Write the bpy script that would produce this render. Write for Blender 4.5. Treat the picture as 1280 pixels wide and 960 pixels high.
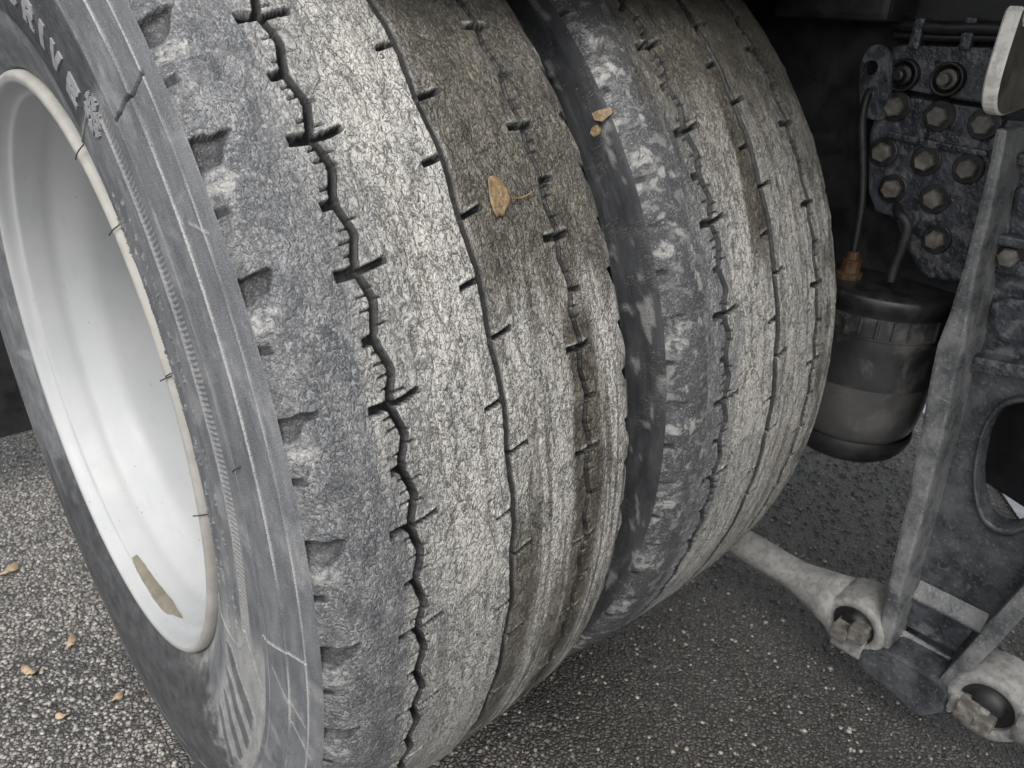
import bpy, bmesh, math, random
import numpy as np
from mathutils import Matrix, Vector

# ------------------------------------------------------------------ scene, camera, light
S = bpy.context.scene
for o in list(bpy.data.objects):
    bpy.data.objects.remove(o)
CAM = np.array([-0.30222193, -0.81968257, 0.36628024])
RT = np.array([0.74350224, -0.66761129, 0.03872448])
UP = np.array([0.26900586, 0.3515961, 0.89666941])
FW = np.array([0.612242, 0.6562586, -0.44100384])
FPX = 952.534
cam = bpy.data.cameras.new('camera')
camo = bpy.data.objects.new('camera', cam)
S.collection.objects.link(camo)
camo.matrix_world = Matrix([[RT[0], UP[0], -FW[0], CAM[0]], [RT[1], UP[1], -FW[1], CAM[1]],
                            [RT[2], UP[2], -FW[2], CAM[2]], [0, 0, 0, 1]])
cam.sensor_width = 36
cam.lens = FPX / 1280 * 36
cam.clip_start = 0.02
cam.clip_end = 500
cam.dof.use_dof = True
cam.dof.focus_distance = 0.54
cam.dof.aperture_fstop = 18.0
S.camera = camo
S.render.resolution_x, S.render.resolution_y = 1024, 768

SUN_EL, SUN_AZ = math.radians(57), math.radians(226)   # azimuth: clockwise from +Y
w = bpy.data.worlds.new('World')
S.world = w
w.use_nodes = True
nt = w.node_tree
nt.nodes.clear()
sky = nt.nodes.new('ShaderNodeTexSky')
sky.sky_type = 'NISHITA'
sky.sun_disc = False
sky.sun_elevation = SUN_EL
sky.sun_rotation = SUN_AZ
sky.air_density = 1.0
sky.dust_density = 4.0
sky.ozone_density = 1.0
hs = nt.nodes.new('ShaderNodeHueSaturation')
hs.inputs['Saturation'].default_value = 0.22            # overcast: grey sky
bg = nt.nodes.new('ShaderNodeBackground')
bg.inputs['Strength'].default_value = 0.15
wo = nt.nodes.new('ShaderNodeOutputWorld')
nt.links.new(sky.outputs[0], hs.inputs['Color'])
nt.links.new(hs.outputs[0], bg.inputs['Color'])
nt.links.new(bg.outputs[0], wo.inputs['Surface'])
sun = bpy.data.lights.new('sun', 'SUN')
sun.energy = 0.5
sun.angle = math.radians(35)
sun.color = (1, 0.97, 0.93)
suno = bpy.data.objects.new('sun', sun)
S.collection.objects.link(suno)
sd = Vector((math.sin(SUN_AZ) * math.cos(SUN_EL), math.cos(SUN_AZ) * math.cos(SUN_EL), math.sin(SUN_EL)))
suno.rotation_euler = sd.to_track_quat('Z', 'Y').to_euler()
S.view_settings.view_transform = 'Standard'
S.view_settings.look = 'None'
S.view_settings.gamma = 1
S.view_settings.exposure = 0.9
S.view_settings.use_curve_mapping = False

COL = S.collection
rng = np.random.default_rng(7)
random.seed(7)
GZ = -0.487          # ground height; the axle line is z = 0
R0 = 0.505           # tyre radius
DUAL = 0.342         # distance between the two tyres of the pair
PER = 9.15           # degrees per tread pitch
DEG = math.pi / 180


# ------------------------------------------------------------------ helpers
def ray(px, py):
    return FW + (px - 640) / FPX * RT - (py - 480) / FPX * UP


def atx(px, py, X):
    v = ray(px, py)
    return CAM + v * (X - CAM[0]) / v[0]


def aty(px, py, Y):
    v = ray(px, py)
    return CAM + v * (Y - CAM[1]) / v[1]


def atz(px, py, Z):
    v = ray(px, py)
    return CAM + v * (Z - CAM[2]) / v[2]


def link(name, me, mat=None, parent=None, smooth=None):
    o = bpy.data.objects.new(name, me)
    COL.objects.link(o)
    if mat is not None and me is not None and len(me.materials) == 0:
        me.materials.append(mat)
    if parent is not None:
        o.parent = parent
    if smooth is not None and me is not None:
        me.polygons.foreach_set('use_smooth', [smooth] * len(me.polygons))
    return o


def tag(o, label, cat, group=None, kind=None):
    if kind:
        o['kind'] = kind
    if label:
        o['label'] = label
        o['category'] = cat
    if group:
        o['group'] = group
    return o


def thing(name, label, cat, loc=(0, 0, 0), group=None):
    o = bpy.data.objects.new(name, None)
    o.empty_display_size = 0.05
    COL.objects.link(o)
    o.location = loc
    return tag(o, label, cat, group)


def child(name, me, mat, parent, smooth=None):
    """mesh given in world coordinates, parented to a thing whose Empty has only a location"""
    o = link(name, me, mat, parent, smooth)
    off = Vector((0, 0, 0))
    p = parent
    while p is not None:
        off += p.location
        p = p.parent
    o.location = -off
    return o


def grid_mesh(name, P, uv=None, attrs=None, smooth=True, wrap_u=False):
    """P: (m,n,3) array -> quad grid"""
    m, n, _ = P.shape
    me = bpy.data.meshes.new(name)
    idx = np.arange(m * n).reshape(m, n)
    if wrap_u:
        idx2 = np.vstack([idx, idx[:1]])
    else:
        idx2 = idx
    q = np.stack([idx2[:-1, :-1], idx2[1:, :-1], idx2[1:, 1:], idx2[:-1, 1:]], -1).reshape(-1, 4)
    nf = len(q)
    me.vertices.add(m * n)
    me.vertices.foreach_set('co', P.reshape(-1).astype(np.float32))
    me.loops.add(nf * 4)
    me.loops.foreach_set('vertex_index', q.reshape(-1).astype(np.int32))
    me.polygons.add(nf)
    me.polygons.foreach_set('loop_start', np.arange(0, nf * 4, 4, dtype=np.int32))
    me.polygons.foreach_set('use_smooth', np.full(nf, smooth))
    me.update(calc_edges=True)
    if uv is not None:
        a = me.attributes.new('tuv', 'FLOAT_VECTOR', 'POINT')
        u3 = np.zeros((m * n, 3), np.float32)
        u3[:, :uv.shape[-1]] = uv.reshape(-1, uv.shape[-1])
        a.data.foreach_set('vector', u3.reshape(-1))
    for k, v in (attrs or {}).items():
        a = me.attributes.new(k, 'FLOAT', 'POINT')
        a.data.foreach_set('value', v.reshape(-1).astype(np.float32))
    return me


def bm_mesh(name, bm):
    me = bpy.data.meshes.new(name)
    bmesh.ops.recalc_face_normals(bm, faces=bm.faces)
    bm.to_mesh(me)
    bm.free()
    return me


def bevel_all(bm, off, seg=2, ang=0.5):
    ed = [e for e in bm.edges if len(e.link_faces) == 2 and e.calc_face_angle(0) > ang]
    bmesh.ops.bevel(bm, geom=ed, offset=off, segments=seg, profile=0.6, affect='EDGES', clamp_overlap=True)


def prism(name, loop_a, loop_b, bevel=0.0, seg=2):
    """solid between two matching loops of 3D points"""
    bm = bmesh.new()
    A = [bm.verts.new(tuple(map(float, p))) for p in loop_a]
    B = [bm.verts.new(tuple(map(float, p))) for p in loop_b]
    n = len(A)
    bm.faces.new(A)
    bm.faces.new(B[::-1])
    for i in range(n):
        bm.faces.new((A[i], B[i], B[(i + 1) % n], A[(i + 1) % n]))
    bmesh.ops.recalc_face_normals(bm, faces=bm.faces)
    if bevel:
        bevel_all(bm, bevel, seg)
    return bm_mesh(name, bm)


def plate(name, yz, x0, x1, holes=(), bevel=0.0):
    """plate in the YZ plane between x0 and x1 with holes"""
    bm = bmesh.new()
    edges = []
    for loop in [yz] + list(holes):
        vs = [bm.verts.new((x0, float(p[0]), float(p[1]))) for p in loop]
        for i in range(len(vs)):
            edges.append(bm.edges.new((vs[i], vs[(i + 1) % len(vs)])))
    bmesh.ops.triangle_fill(bm, use_beauty=True, use_dissolve=True, edges=edges)
    r = bmesh.ops.extrude_face_region(bm, geom=list(bm.faces))
    for v in [g for g in r['geom'] if isinstance(g, bmesh.types.BMVert)]:
        v.co.x = x1
    bmesh.ops.recalc_face_normals(bm, faces=bm.faces)
    if bevel:
        bevel_all(bm, bevel, 2, 0.8)
    return bm_mesh(name, bm)


def box(name, lo, hi, bevel=0.0, seg=2):
    x0, y0, z0 = lo
    x1, y1, z1 = hi
    return prism(name, [(x0, y0, z0), (x1, y0, z0), (x1, y1, z0), (x0, y1, z0)],
                 [(x0, y0, z1), (x1, y0, z1), (x1, y1, z1), (x0, y1, z1)], bevel, seg)


def lathe_grid(prof, axis_o, axis_d, n=96):
    """prof: list of (distance along the axis, radius)"""
    d = np.array(axis_d, float)
    d /= np.linalg.norm(d)
    a = np.cross(d, [0, 0, 1.0]) if abs(d[2]) < 0.9 else np.cross(d, [1.0, 0, 0])
    a /= np.linalg.norm(a)
    b = np.cross(d, a)
    pr = np.array(prof, float)
    th = np.linspace(0, 2 * math.pi, n, endpoint=False)
    P = (np.array(axis_o, float)[None, None] + pr[None, :, 0:1] * d +
         pr[None, :, 1:2] * (np.cos(th)[:, None, None] * a + np.sin(th)[:, None, None] * b))
    return P


def lathe(name, prof, o, d, n=64, smooth=True):
    me = grid_mesh(name, lathe_grid(prof, o, d, n), wrap_u=True, smooth=smooth)
    return me


def dense(prof, step):
    pr = np.array(prof, float)
    seg = np.r_[0, np.cumsum(np.hypot(*np.diff(pr, axis=0).T))]
    t = np.linspace(0, seg[-1], max(2, int(seg[-1] / step)))
    return np.stack([np.interp(t, seg, pr[:, 0]), np.interp(t, seg, pr[:, 1])], -1)


def smooth_poly(pts, it=2, closed=True):
    p = np.array(pts, float)
    for _ in range(it):
        if closed:
            q = np.roll(p, -1, 0)
            p = np.stack([0.75 * p + 0.25 * q, 0.25 * p + 0.75 * q], 1).reshape(-1, p.shape[1])
        else:
            a = 0.75 * p[:-1] + 0.25 * p[1:]
            b = 0.25 * p[:-1] + 0.75 * p[1:]
            p = np.vstack([p[:1], np.stack([a, b], 1).reshape(-1, p.shape[1]), p[-1:]])
    return p


def tube(name, pts, rad, n=12, taper=None):
    p = np.array(pts, float)
    m = len(p)
    t = np.gradient(p, axis=0)
    t /= np.linalg.norm(t, axis=1)[:, None] + 1e-12
    a = np.cross(t[0], [0.31, 0.2, 0.93])
    a /= np.linalg.norm(a)
    rings = []
    for i in range(m):
        a = a - t[i] * (a @ t[i])
        a /= np.linalg.norm(a)
        b = np.cross(t[i], a)
        th = np.linspace(0, 2 * math.pi, n, endpoint=False)
        rr = rad * (taper[i] if taper is not None else 1)
        rings.append(p[i] + rr * (np.cos(th)[:, None] * a + np.sin(th)[:, None] * b))
    P = np.array(rings).transpose(1, 0, 2)
    P = np.concatenate([np.repeat(p[None, :1], n, 0), P, np.repeat(p[None, -1:], n, 0)], 1)
    return grid_mesh(name, P, wrap_u=True)


# numpy gradient noise
def _h(ix, iy, seed):
    h = (ix.astype(np.int64) * 374761393 + iy.astype(np.int64) * 668265263 + seed * 974634777) & 0xffffffff
    h = ((h ^ (h >> 13)) * 1274126177) & 0xffffffff
    h = ((h ^ (h >> 16)) * 2246822519) & 0xffffffff
    return (h ^ (h >> 15)) & 0xffff


def perlin(x, y, seed=0):
    ix, iy = np.floor(x), np.floor(y)
    fx, fy = x - ix, y - iy
    u = fx * fx * fx * (fx * (fx * 6 - 15) + 10)
    v = fy * fy * fy * (fy * (fy * 6 - 15) + 10)

    def g(dx, dy):
        a = _h(ix + dx, iy + dy, seed) * (2 * math.pi / 65536)
        return np.cos(a) * (fx - dx) + np.sin(a) * (fy - dy)
    return 1.45 * ((g(0, 0) * (1 - u) + g(1, 0) * u) * (1 - v) + (g(0, 1) * (1 - u) + g(1, 1) * u) * v)


def fbm(x, y, o=4, seed=0):
    s, a, t = 0, 1, 0
    for k in range(o):
        s = s + a * perlin(x * 2 ** k, y * 2 ** k, seed + k * 17)
        t += a
        a *= 0.5
    return s / t


def sst(a, b, x):
    t = np.clip((x - a) / (b - a), 0, 1)
    return t * t * (3 - 2 * t)


# ------------------------------------------------------------------ materials
class N:
    def __init__(s, name):
        s.m = bpy.data.materials.new(name)
        s.m.use_nodes = True
        s.t = s.m.node_tree
        s.b = s.t.nodes['Principled BSDF']
        s.out = s.t.nodes['Material Output']

    def n(s, ty, **kw):
        nd = s.t.nodes.new(ty)
        for k, v in kw.items():
            setattr(nd, k, v)
        return nd

    def set(s, sock, v):
        if hasattr(v, 'is_output') or isinstance(v, bpy.types.NodeSocket):
            s.t.links.new(v, sock)
        elif isinstance(v, (tuple, list)) and len(v) == 3 and sock.type == 'RGBA':
            sock.default_value = (*v, 1)
        else:
            sock.default_value = v

    def attr(s, name, out='Fac'):
        return s.n('ShaderNodeAttribute', attribute_name=name).outputs[out]

    def vmul(s, v, k):
        nd = s.n('ShaderNodeVectorMath', operation='MULTIPLY')
        s.set(nd.inputs[0], v)
        nd.inputs[1].default_value = k
        return nd.outputs[0]

    def math(s, op, a, b=0.0, c=0.0, clamp=False):
        nd = s.n('ShaderNodeMath', operation=op, use_clamp=clamp)
        s.set(nd.inputs[0], a)
        s.set(nd.inputs[1], b)
        if op in ('MULTIPLY_ADD',):
            s.set(nd.inputs[2], c)
        return nd.outputs[0]

    def noise(s, vec, scale, detail=4, rough=0.55, dist=0.0, out='Fac'):
        nd = s.n('ShaderNodeTexNoise')
        if vec is not None:
            s.set(nd.inputs['Vector'], vec)
        nd.inputs['Scale'].default_value = scale
        nd.inputs['Detail'].default_value = detail
        nd.inputs['Roughness'].default_value = rough
        nd.inputs['Distortion'].default_value = dist
        return nd.outputs[out]

    def vor(s, vec, scale, feature='F1', out='Distance', rand=1.0):
        nd = s.n('ShaderNodeTexVoronoi', feature=feature)
        if vec is not None:
            s.set(nd.inputs['Vector'], vec)
        nd.inputs['Scale'].default_value = scale
        nd.inputs['Randomness'].default_value = rand
        return nd.outputs[out]

    def ramp(s, f, a, b, lo=0.0, hi=1.0):
        nd = s.n('ShaderNodeMapRange', interpolation_type='SMOOTHSTEP')
        s.set(nd.inputs['Value'], f)
        nd.inputs['From Min'].default_value = a
        nd.inputs['From Max'].default_value = b
        nd.inputs['To Min'].default_value = lo
        nd.inputs['To Max'].default_value = hi
        return nd.outputs[0]

    def mix(s, f, a, b):
        nd = s.n('ShaderNodeMix', data_type='RGBA')
        s.set(nd.inputs[0], f)
        s.set(nd.inputs[6], a)
        s.set(nd.inputs[7], b)
        return nd.outputs[2]

    def bump(s, h, strength=0.5, dist=0.001, normal=None):
        nd = s.n('ShaderNodeBump')
        s.set(nd.inputs['Height'], h)
        nd.inputs['Strength'].default_value = strength
        nd.inputs['Distance'].default_value = dist
        if normal is not None:
            s.set(nd.inputs['Normal'], normal)
        return nd.outputs[0]

    def fin(s, col=None, rough=None, normal=None, metal=None, spec=None):
        if col is not None:
            s.set(s.b.inputs['Base Color'], col)
        if rough is not None:
            s.set(s.b.inputs['Roughness'], rough)
        if normal is not None:
            s.set(s.b.inputs['Normal'], normal)
        if metal is not None:
            s.set(s.b.inputs['Metallic'], metal)
        if spec is not None:
            s.set(s.b.inputs['Specular IOR Level'], spec)
        return s.m

    def obj(s):
        return s.n('ShaderNodeTexCoord').outputs['Object']


def mat_tread():
    m = N('dried_mud_on_tread')
    uv = m.attr('tuv', 'Vector')
    groove, wet_shade, grey, clean = (m.attr(k) for k in ('groove', 'wet_shade', 'grey', 'clean'))
    # wriggling cracks: thin level lines of stretched noise
    v1 = m.vmul(uv, (1.3, 0.86, 1.3))
    big = m.noise(v1, 40, 4, 0.55)
    n1 = m.noise(v1, 105, 2, 0.5, 1.1)
    n2 = m.noise(v1, 250, 2, 0.5, 0.8)
    n3 = m.noise(v1, 620, 2, 0.6, 0.4)
    grain = m.noise(uv, 1100, 2, 0.6)
    streak = m.noise(m.vmul(uv, (1.0, 0.07, 1.0)), 130, 4, 0.6, 0.3)
    l1 = m.ramp(m.math('ABSOLUTE', m.math('SUBTRACT', n1, 0.5)), 0.004, 0.016, 1, 0)
    l2 = m.ramp(m.math('ABSOLUTE', m.math('SUBTRACT', n2, 0.5)), 0.005, 0.026, 1, 0)
    l1 = m.math('MULTIPLY', l1, m.ramp(big, 0.40, 0.55, 0.30, 0.75))
    l2 = m.math('MULTIPLY', l2, m.ramp(big, 0.62, 0.42, 0.40, 0.90))
    n0 = m.noise(m.vmul(uv, (1.0, 0.45, 1.0)), 42, 3, 0.6, 0.6)
    l0 = m.ramp(m.math('ABSOLUTE', m.math('SUBTRACT', n0, 0.5)), 0.006, 0.035, 1, 0)
    l0 = m.math('MULTIPLY', l0, m.ramp(n3, 0.46, 0.56, 0, 0.75))
    crack = m.math('MAXIMUM', m.math('MAXIMUM', l1, l2), l0)
    crack = m.math('MULTIPLY', crack, m.ramp(grey, 0, 1, 1.0, 0.55))
    mud = m.mix(m.ramp(m.noise(m.vmul(uv, (1.0, 0.35, 1.0)), 30, 4), 0.35, 0.68), (0.37, 0.362, 0.34), (0.49, 0.47, 0.425))
    mud = m.mix(m.ramp(streak, 0.46, 0.62, 0, 0.55), mud, (0.56, 0.545, 0.505))
    mud = m.mix(m.ramp(streak, 0.48, 0.36, 0, 0.60), mud, (0.22, 0.21, 0.188))
    mud = m.mix(m.math('MULTIPLY', m.ramp(n2, 0.54, 0.72), 0.30), mud, (0.60, 0.585, 0.55))
    gry = m.mix(m.ramp(m.noise(m.vmul(uv, (1.0, 0.5, 1.0)), 60, 5, 0.6), 0.34, 0.68), (0.118, 0.123, 0.131), (0.245, 0.248, 0.250))
    gry = m.mix(m.math('MULTIPLY', m.ramp(n2, 0.54, 0.70), 0.35), gry, (0.44, 0.44, 0.43))
    gry = m.mix(m.ramp(n3, 0.48, 0.34, 0, 0.55), gry, (0.075, 0.077, 0.080))
    gry = m.mix(m.ramp(n3, 0.54, 0.68, 0, 0.45), gry, (0.42, 0.42, 0.41))
    wet_shade_c = m.mix(m.ramp(m.noise(uv, 40, 4), 0.35, 0.68), (0.078, 0.070, 0.054), (0.155, 0.141, 0.112))
    wet_shade_c = m.mix(m.math('MULTIPLY', m.ramp(n2, 0.55, 0.72), 0.4), wet_shade_c, (0.26, 0.243, 0.205))
    cl = m.mix(m.ramp(m.noise(uv, 60, 6, 0.70, 0.8), 0.50, 0.62), (0.050, 0.052, 0.056), (0.17, 0.17, 0.166))
    cl = m.mix(m.ramp(n3, 0.58, 0.66, 0, 0.6), cl, (0.30, 0.295, 0.28))
    c = m.mix(grey, mud, gry)
    c = m.mix(wet_shade, c, wet_shade_c)  # wet mud, plus the overhead shade painted in by the same mask
    c = m.mix(m.math('MULTIPLY', crack, 0.90), c, (0.022, 0.022, 0.021))
    c = m.mix(clean, c, cl)
    c = m.mix(m.math('MULTIPLY', m.attr('pale'), m.ramp(n1, 0.36, 0.52)), c, (0.47, 0.46, 0.43))
    gv = m.mix(m.ramp(m.noise(uv, 300, 3), 0.55, 0.72), (0.013, 0.0135, 0.015), (0.042, 0.040, 0.036))
    c = m.mix(groove, c, gv)
    h = m.math('ADD', m.math('MULTIPLY', n1, 0.6), m.math('MULTIPLY', n2, 0.95))
    h = m.math('SUBTRACT', h, m.math('MULTIPLY', crack, 0.5))
    h = m.math('ADD', h, m.math('ADD', m.math('MULTIPLY', grain, 0.10), m.math('MULTIPLY', n3, 0.22)))
    h = m.math('MULTIPLY', h, m.ramp(m.math('MAXIMUM', groove, m.math('MULTIPLY', clean, 0.8)), 0, 1, 1.0, 0.15))
    nrm = m.bump(h, 1.0, 0.0029)
    ro = m.ramp(m.math('ADD', m.math('MULTIPLY', wet_shade, 0.8), m.math('MULTIPLY', m.math('SUBTRACT', n3, 0.5), 0.9)), 0, 1, 0.72, 0.34)
    return m.fin(c, ro, nrm, spec=0.4)


def mat_sidewall():
    m = N('dusty_sidewall_rubber')
    uv = m.attr('tuv', 'Vector')
    dust, raised = m.attr('dust'), m.attr('raised')
    v = m.vmul(uv, (1, 0.35, 1))
    n1 = m.noise(v, 60, 5, 0.6)
    n2 = m.noise(uv, 700, 3, 0.6)
    n3 = m.noise(m.vmul(uv, (1, 0.25, 1)), 260, 4, 0.6, 0.3)
    rub = m.mix(m.ramp(n1, 0.3, 0.7), (0.026, 0.027, 0.029), (0.055, 0.057, 0.060))
    dus = m.mix(m.ramp(n1, 0.35, 0.68), (0.100, 0.106, 0.115), (0.170, 0.176, 0.185))
    f = m.math('ADD', dust, m.math('MULTIPLY', m.math('SUBTRACT', n3, 0.5), 0.55), clamp=True)
    c = m.mix(f, rub, dus)
    c = m.mix(m.math('MULTIPLY', raised, m.ramp(n2, 0.25, 0.55)), c, (0.46, 0.45, 0.425))
    spk = m.ramp(m.vor(uv, 230, 'F1'), 0.06, 0.14, 1, 0)
    spk = m.math('MULTIPLY', spk, m.ramp(m.noise(uv, 45, 2), 0.5, 0.62))
    c = m.mix(m.math('MULTIPLY', spk, 0.8), c, (0.03, 0.031, 0.033))
    wsp = m.ramp(m.vor(m.vmul(uv, (1.3, 0.9, 1)), 170, 'F1'), 0.05, 0.11, 1, 0)
    wsp = m.math('MULTIPLY', wsp, m.ramp(m.noise(uv, 38, 2), 0.52, 0.62))
    c = m.mix(m.math('MULTIPLY', wsp, 0.55), c, (0.38, 0.37, 0.35))
    scr = m.noise(m.vmul(uv, (0.5, 3.0, 1)), 120, 3, 0.6, 1.2)
    scl = m.ramp(m.math('ABSOLUTE', m.math('SUBTRACT', scr, 0.5)), 0.002, 0.008, 1, 0)
    scl = m.math('MULTIPLY', scl, m.ramp(m.noise(uv, 30, 2), 0.52, 0.6))
    c = m.mix(m.math('MULTIPLY', scl, 0.5), c, (0.42, 0.41, 0.39))
    gr = m.noise(uv, 1300, 2, 0.6)
    c = m.mix(m.math('MULTIPLY', m.ramp(gr, 0.50, 0.68), m.math('MULTIPLY', f, 0.45)), c, (0.40, 0.40, 0.39))
    c = m.mix(m.math('MULTIPLY', m.ramp(gr, 0.46, 0.33), 0.4), c, (0.05, 0.052, 0.055))
    sm = m.noise(uv, 22, 5, 0.65, 0.5)
    c = m.mix(m.math('MULTIPLY', m.ramp(sm, 0.52, 0.70), m.math('MULTIPLY', f, 0.35)), c, (0.40, 0.40, 0.39))
    nrm = m.bump(m.math('ADD', m.math('MULTIPLY', n2, 0.5), n3), 0.35, 0.0009)
    return m.fin(c, m.ramp(f, 0, 1, 0.48, 0.72), nrm, spec=0.4)


def mat_simple(name, c1, c2, scale=30, rough=(0.5, 0.7), bump=0.25, bd=0.001, bs=400, metal=0.0, spec=0.5, dirt=None, dirt_amt=0.5, dscale=18):
    m = N(name)
    o = m.obj()
    n1 = m.noise(o, scale, 6, 0.6)
    f = m.ramp(n1, 0.34, 0.68)
    c = m.mix(f, c1, c2)
    if dirt is not None:
        d = m.noise(o, dscale, 6, 0.68, 0.4)
        c = m.mix(m.math('MULTIPLY', m.ramp(d, 0.48, 0.62), dirt_amt), c, dirt)
    nrm = m.bump(m.noise(o, bs, 3, 0.6), bump, bd)
    return m.fin(c, m.ramp(n1, 0.3, 0.7, rough[0], rough[1]), nrm, metal=metal, spec=spec)


def mat_rim():
    m = N('white_rim_paint')
    o = m.obj()
    n1 = m.noise(o, 7, 4, 0.6)
    c = m.mix(m.ramp(n1, 0.3, 0.7), (0.38, 0.39, 0.395), (0.43, 0.435, 0.435))
    dn = m.noise(o, 60, 5, 0.65)
    c = m.mix(m.math('MULTIPLY', m.ramp(dn, 0.56, 0.74), 0.22), c, (0.42, 0.41, 0.38))
    st = m.noise(m.vmul(o, (6.0, 1.0, 1.0)), 22, 5, 0.6)
    c = m.mix(m.math('MULTIPLY', m.ramp(st, 0.55, 0.72), 0.14), c, (0.25, 0.245, 0.23))
    sp = m.ramp(m.vor(o, 85, 'F1'), 0.05, 0.10, 1, 0)
    sp = m.math('MULTIPLY', sp, m.ramp(m.noise(o, 23, 2), 0.50, 0.56))
    c = m.mix(m.math('MULTIPLY', sp, 0.85), c, (0.10, 0.10, 0.095))
    return m.fin(c, m.ramp(dn, 0.3, 0.7, 0.42, 0.55), m.bump(m.noise(o, 500, 2), 0.06, 0.0005), spec=0.5)


def mat_asphalt():
    m = N('wet_coarse_asphalt')
    o = m.obj()
    sep = m.n('ShaderNodeVectorMath', operation='ADD')
    m.set(sep.inputs[0], o)
    warp = m.n('ShaderNodeVectorMath', operation='SCALE')
    m.set(warp.inputs[0], m.noise(o, 140, 2, 0.5, 0, 'Color'))
    warp.inputs['Scale'].default_value = 0.004
    m.set(sep.inputs[1], warp.outputs[0])
    v = sep.outputs[0]
    edge = m.vor(v, 160, 'DISTANCE_TO_EDGE')
    cell = m.vor(v, 160, 'F1', 'Color')
    sc = m.n('ShaderNodeSeparateColor')
    m.set(sc.inputs[0], cell)
    f1 = m.vor(v, 300, 'F1')
    stone = m.mix(sc.outputs[0], (0.175, 0.166, 0.156), (0.37, 0.352, 0.328))
    stone = m.mix(m.ramp(sc.outputs[1], 0.93, 0.97), stone, (0.33, 0.27, 0.21))
    stone = m.mix(m.ramp(m.noise(o, 700, 2), 0.4, 0.7, 0, 0.5), stone, (0.22, 0.21, 0.20))
    tar = (0.055, 0.051, 0.046)
    gate = m.ramp(sc.outputs[2], 0.12, 0.3)
    f = m.math('MULTIPLY', m.ramp(edge, 0.03, 0.16), gate)
    c = m.mix(f, tar, stone)
    patch = m.noise(o, 3.2, 4, 0.6)
    c = m.mix(m.ramp(patch, 0.5, 0.72, 0, 0.5), c, (0.03, 0.029, 0.03))
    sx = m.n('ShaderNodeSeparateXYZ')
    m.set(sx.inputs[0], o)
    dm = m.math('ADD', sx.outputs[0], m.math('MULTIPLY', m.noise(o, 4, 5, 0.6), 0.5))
    truck_shade = m.math('MULTIPLY', m.math('MULTIPLY', m.ramp(dm, 0.22, 0.50), m.ramp(dm, 1.75, 1.45)), m.ramp(m.math('ABSOLUTE', m.math('ADD', sx.outputs[1], 0.3)), 1.9, 1.3))
    c = m.mix(m.math('MULTIPLY', truck_shade, 0.80), c, (0.026, 0.0225, 0.018))  # shade under the truck, darkened into the asphalt colour
    h = m.math('MULTIPLY', m.ramp(edge, 0.0, 0.3), m.math('ADD', m.math('MULTIPLY', sc.outputs[2], 0.8), 0.25))
    h = m.math('SUBTRACT', h, m.math('MULTIPLY', f1, 0.3))
    nrm = m.bump(h, 0.9, 0.0045)
    ro = m.ramp(f, 0, 1, 0.25, 0.52)
    return m.fin(c, ro, nrm, spec=0.5)


def mat_cast(name, lo, hi, sp_c):
    m = N(name)
    o = m.obj()
    n1 = m.noise(o, 22, 7, 0.66)
    n2 = m.noise(o, 210, 4, 0.6)
    c = m.mix(m.ramp(n1, 0.32, 0.70), lo, hi)
    c = m.mix(m.math('MULTIPLY', m.ramp(n2, 0.54, 0.7), 0.45), c, sp_c)
    sp = m.math('MULTIPLY', m.ramp(m.vor(o, 190), 0.12, 0.28, 1, 0), m.ramp(m.noise(o, 31, 3), 0.5, 0.6))
    c = m.mix(m.math('MULTIPLY', sp, 0.7), c, (0.03, 0.031, 0.033))
    nrm = m.bump(m.math('ADD', n2, m.math('MULTIPLY', n1, 0.8)), 0.5, 0.002)
    return m.fin(c, m.ramp(n1, 0.35, 0.65, 0.20, 0.50), nrm, metal=0.0, spec=0.55)


M = {}
M['tread'] = mat_tread()
M['side'] = mat_sidewall()
M['rim'] = mat_rim()
M['lip'] = mat_simple('aged_rim_lip', (0.31, 0.302, 0.275), (0.38, 0.37, 0.34), 40, (0.5, 0.65), 0.15, dirt=(0.30, 0.28, 0.23), dirt_amt=0.4)
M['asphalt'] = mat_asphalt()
M['cast'] = mat_cast('damp_cast_iron', (0.022, 0.025, 0.029), (0.085, 0.090, 0.097), (0.19, 0.19, 0.187))
M['castdust'] = mat_cast('dusty_cast_iron', (0.060, 0.064, 0.069), (0.205, 0.208, 0.206), (0.33, 0.325, 0.30))
M['black'] = mat_simple('black_frame_paint', (0.007, 0.0075, 0.0085), (0.018, 0.019, 0.021), 24, (0.45, 0.7), 0.3, dirt=(0.045, 0.045, 0.047), dirt_amt=0.45)
M['plate'] = mat_simple('dark_dusty_steel', (0.020, 0.022, 0.027), (0.065, 0.071, 0.082), 30, (0.22, 0.45), 0.8, 0.003, 130, dirt=(0.19, 0.19, 0.19), dirt_amt=0.5, dscale=45)
M['bolt'] = mat_simple('dusty_bolt_steel', (0.085, 0.078, 0.068), (0.20, 0.187, 0.165), 90, (0.45, 0.65), 0.3, dirt=(0.09, 0.08, 0.07), dirt_amt=0.6, dscale=60)
M['washer'] = mat_simple('oily_black_washer', (0.012, 0.012, 0.013), (0.03, 0.03, 0.03), 60, (0.3, 0.5), 0.2)
M['brass'] = mat_simple('rusty_brass', (0.055, 0.036, 0.018), (0.11, 0.07, 0.035), 70, (0.35, 0.6), 0.3, dirt=(0.10, 0.035, 0.015), dirt_amt=0.7, dscale=50)
M['can'] = mat_simple('black_moulded_plastic', (0.020, 0.021, 0.022), (0.040, 0.040, 0.040), 14, (0.30, 0.48), 0.15, dirt=(0.15, 0.145, 0.135), dirt_amt=0.5, dscale=16)
M['canlow'] = mat_simple('dusty_dark_rubber', (0.050, 0.050, 0.049), (0.080, 0.078, 0.075), 10, (0.35, 0.5), 0.12, dirt=(0.16, 0.155, 0.145), dirt_amt=0.4, dscale=9)
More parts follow.
